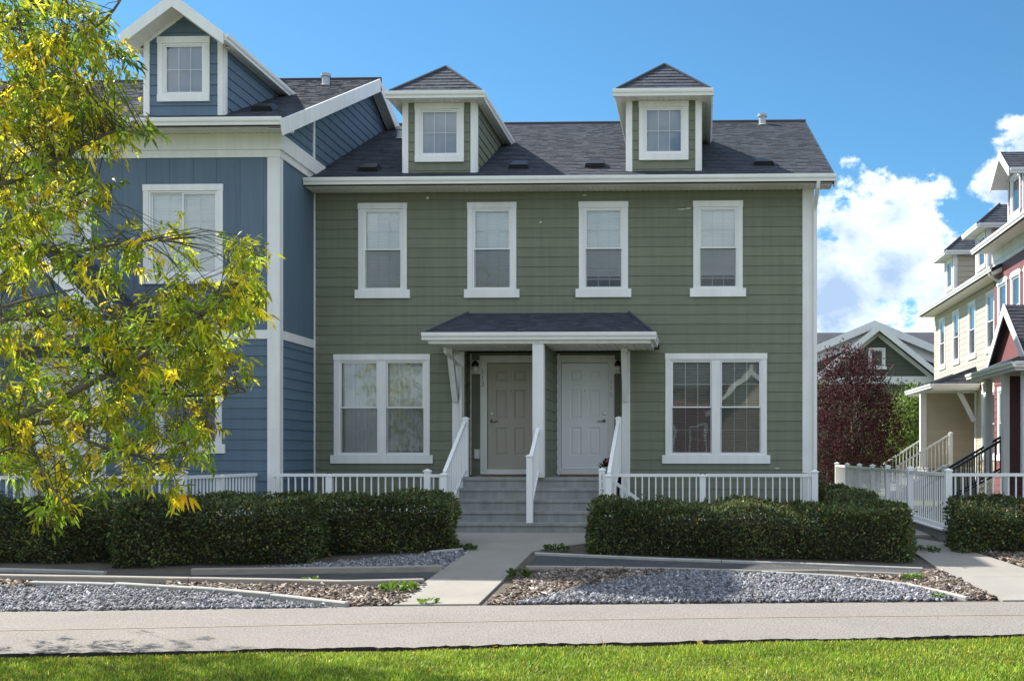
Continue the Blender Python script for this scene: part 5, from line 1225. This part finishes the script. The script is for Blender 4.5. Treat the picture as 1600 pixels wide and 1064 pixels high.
def lawn():
    n = 190000; x = rng.uniform(-7.2, 4.6, n); y = rng.uniform(7.3, 10.5, n); lim = n0.y + sl_ * (x - n0.x) + .012 - .035 * (np.sin(x * 7 + 2 * np.sin(x * 2.3)) * .5 + .5) - .02 * (np.sin(x * 23) * .5 + .5) - np.abs(rng.normal(0, .012, n)); k = y < lim
    k &= (x - CAM_Z * 0) > (-(CX + 60) / FPX * y - .5)
    x, y = x[k], y[k]; n = len(x)
    cl = .5 + .5 * np.sin(x * 1.9 + np.sin(y * 2.3) * 1.4) * np.sin(y * 2.7 + x * .7); cl2 = .5 + .5 * np.sin(x * 5.3 + 1) * np.sin(y * 6.1 + x * 2)
    h = (.022 + .024 * cl + .012 * cl2) * rng.uniform(.55, 1.3, n) * np.clip((lim[k] - y) / .10, .65, 1); a = rng.uniform(0, 2 * np.pi, n); w = rng.uniform(.0022, .0042, n) * 1.25; ln = np.abs(rng.normal(0, .55, n)) * h
    d = np.stack([np.cos(a), np.sin(a)], 1); s = np.stack([-np.sin(a), np.cos(a)], 1); z0 = np.full(n, -.022)
    B = np.column_stack([x, y, z0]); S = np.column_stack([s * w[:, None], np.zeros(n)]); Mv = B + np.column_stack([d * (ln * .35)[:, None], h * .6]); Tp = B + np.column_stack([d * ln[:, None], h])
    V = np.stack([B - S, B + S, Mv - S * .8, Mv + S * .8, Tp], 1); F = np.array([(0, 1, 3), (0, 3, 2), (2, 3, 4)])
    g = rng.lognormal(0, .36, n) * (.80 + .35 * cl2); dry = rng.uniform(0, 1, n) < (.08 + .28 * (1 - cl) + .5 * np.exp(-np.clip(lim[k] - y, 0, 9) / .14)); t = np.stack([g, g, g], 1); t[dry] *= np.array([1.9, 1.25, 1.6])
    return np_mesh('grass', V.reshape(-1, 3), (F[None] + (np.arange(n) * 5)[:, None, None]).reshape(-1, 3), 'grass_blade', None, np.repeat(t, 5, axis=0), 'stuff')
lawn()
rf_ = random.Random(12)
spots = [(64, 1036, 'd', 'dry yellow leaf at the far left of the lawn edge'), (262, 1030, 'o', 'orange brown leaf on the lawn edge below the left gravel'), (355, 1027, 'd', 'dry yellow leaf on the lawn edge below the left wood chip'), (476, 1024, 'd', 'dry yellow leaf at the lawn edge, halfway between left frame edge and walk'),
         (440, 1058, 'd', 'yellow leaf lying in the grass at the bottom edge, left half of the photo'), (772, 1012, 'o', 'bright orange leaf at the lawn edge just right of the front walk'), (818, 1036, 'o', 'brown orange leaf in the grass below the right wood chip'), (942, 1008, 'd', 'dry yellow leaf at the lawn edge below the middle of the right gravel'),
         (990, 1051, 'o', 'brown leaf deep in the grass near the bottom centre'), (1096, 1007, 'd', 'yellow leaf at the lawn edge below the shadow on the right gravel'), (1448, 996, 'd', 'dry yellow leaf at the lawn edge below the right end of the gravel'), (1572, 1036, 'd', 'yellow leaf in the grass near the lower right corner'),
         (672, 1052, 'o', 'brown leaf in the grass below the front walk'), (1330, 1050, 'd', 'pale yellow leaf in the grass in the right part of the lawn'), (52, 956, 'o', 'orange leaf on the asphalt edge at the far left')]
first = None
for px, py, kd, lb in spots:
    p = G(px, py); z = .035 if py < 990 else .012
    if first is None:
        b = MB(); b.add([(0, 0, .0), (-.022, .03, .010), (0, .035, .0), (.022, .03, .012), (-.018, .06, .014), (.018, .06, .010), (0, .09, .022)], [(0, 2, 1), (0, 3, 2), (1, 2, 4), (2, 3, 5), (2, 6, 4), (2, 5, 6)])
        b.add([(-.002, -.03, .006), (.002, -.03, .006), (0, 0, .001)], [(0, 1, 2)])
        first = b.build('fallen_leaf', 'dry_leaf'); o = first
    else: o = first.copy(); COL.objects.link(o)
    if kd == 'o':
        o.data = o.data.copy(); o.data.materials[0] = M['orange_leaf']
    o.location = (p.x, p.y, z); o.rotation_euler = (rf_.uniform(-.5, .5), rf_.uniform(-.5, .5), rf_.uniform(0, 6.28)); k = rf_.uniform(.55, .9); o.scale = (k, k, k)
    tag(o, lb, 'leaf', 'leaves fallen along the lawn')

# the house across the lawn, behind the photographer: the lower windows mirror it
oh = thing('townhouse', 'red house with white gables across the lawn, seen only mirrored in the lower right window', 'house', (3.0, -27, 0), R(180), local=True)
MB().box(-7, 7, .0, 9, -.1, 6.0).build('wall', 'red_siding', oh)
MB().prism([(-2.2, 0), (2.2, 0), (2.2, 4.2), (0, 6.4), (-2.2, 4.2)], -.5, 1.4, front(0)).build('porch', 'beige_siding', oh)
for k in (-1, 1):
    rake(oh, front(-1.75), 0, k * 2.7, 7.0, 4.2, .35, .0, .06); slab(oh, [(k * 2.7, -1.8, 4.2), (0, -1.8, 7.0), (0, .5, 7.0), (k * 2.7, .5, 4.2)], .08, 'shingle_far')
    slab(oh, [(-7.4, -.5 if k < 0 else 9.5, 5.9), (7.4, -.5 if k < 0 else 9.5, 5.9), (7.4, 4.5, 8.6), (-7.4, 4.5, 8.6)], .1, 'shingle_far')
    for x in (3.2, 5.0): window(oh, front(0), k * x - .5, k * x + .5, 1.6, 3.5, 'hung', BL)
    MB().box(k * 2.3 - .1, k * 2.3 + .1, -1.7, -1.5, 0, 4.2).build('porch_post', 'white_trim', oh)
round_tree('tree', 'leafy green tree across the lawn, seen only mirrored in the lower windows', (-7.5, -20, -.02), 6.5, 2.6, 2.6, 4.0, 'green_leaf', 6000, .22, np.array([1.0, 1.0, 1.0]), 8)
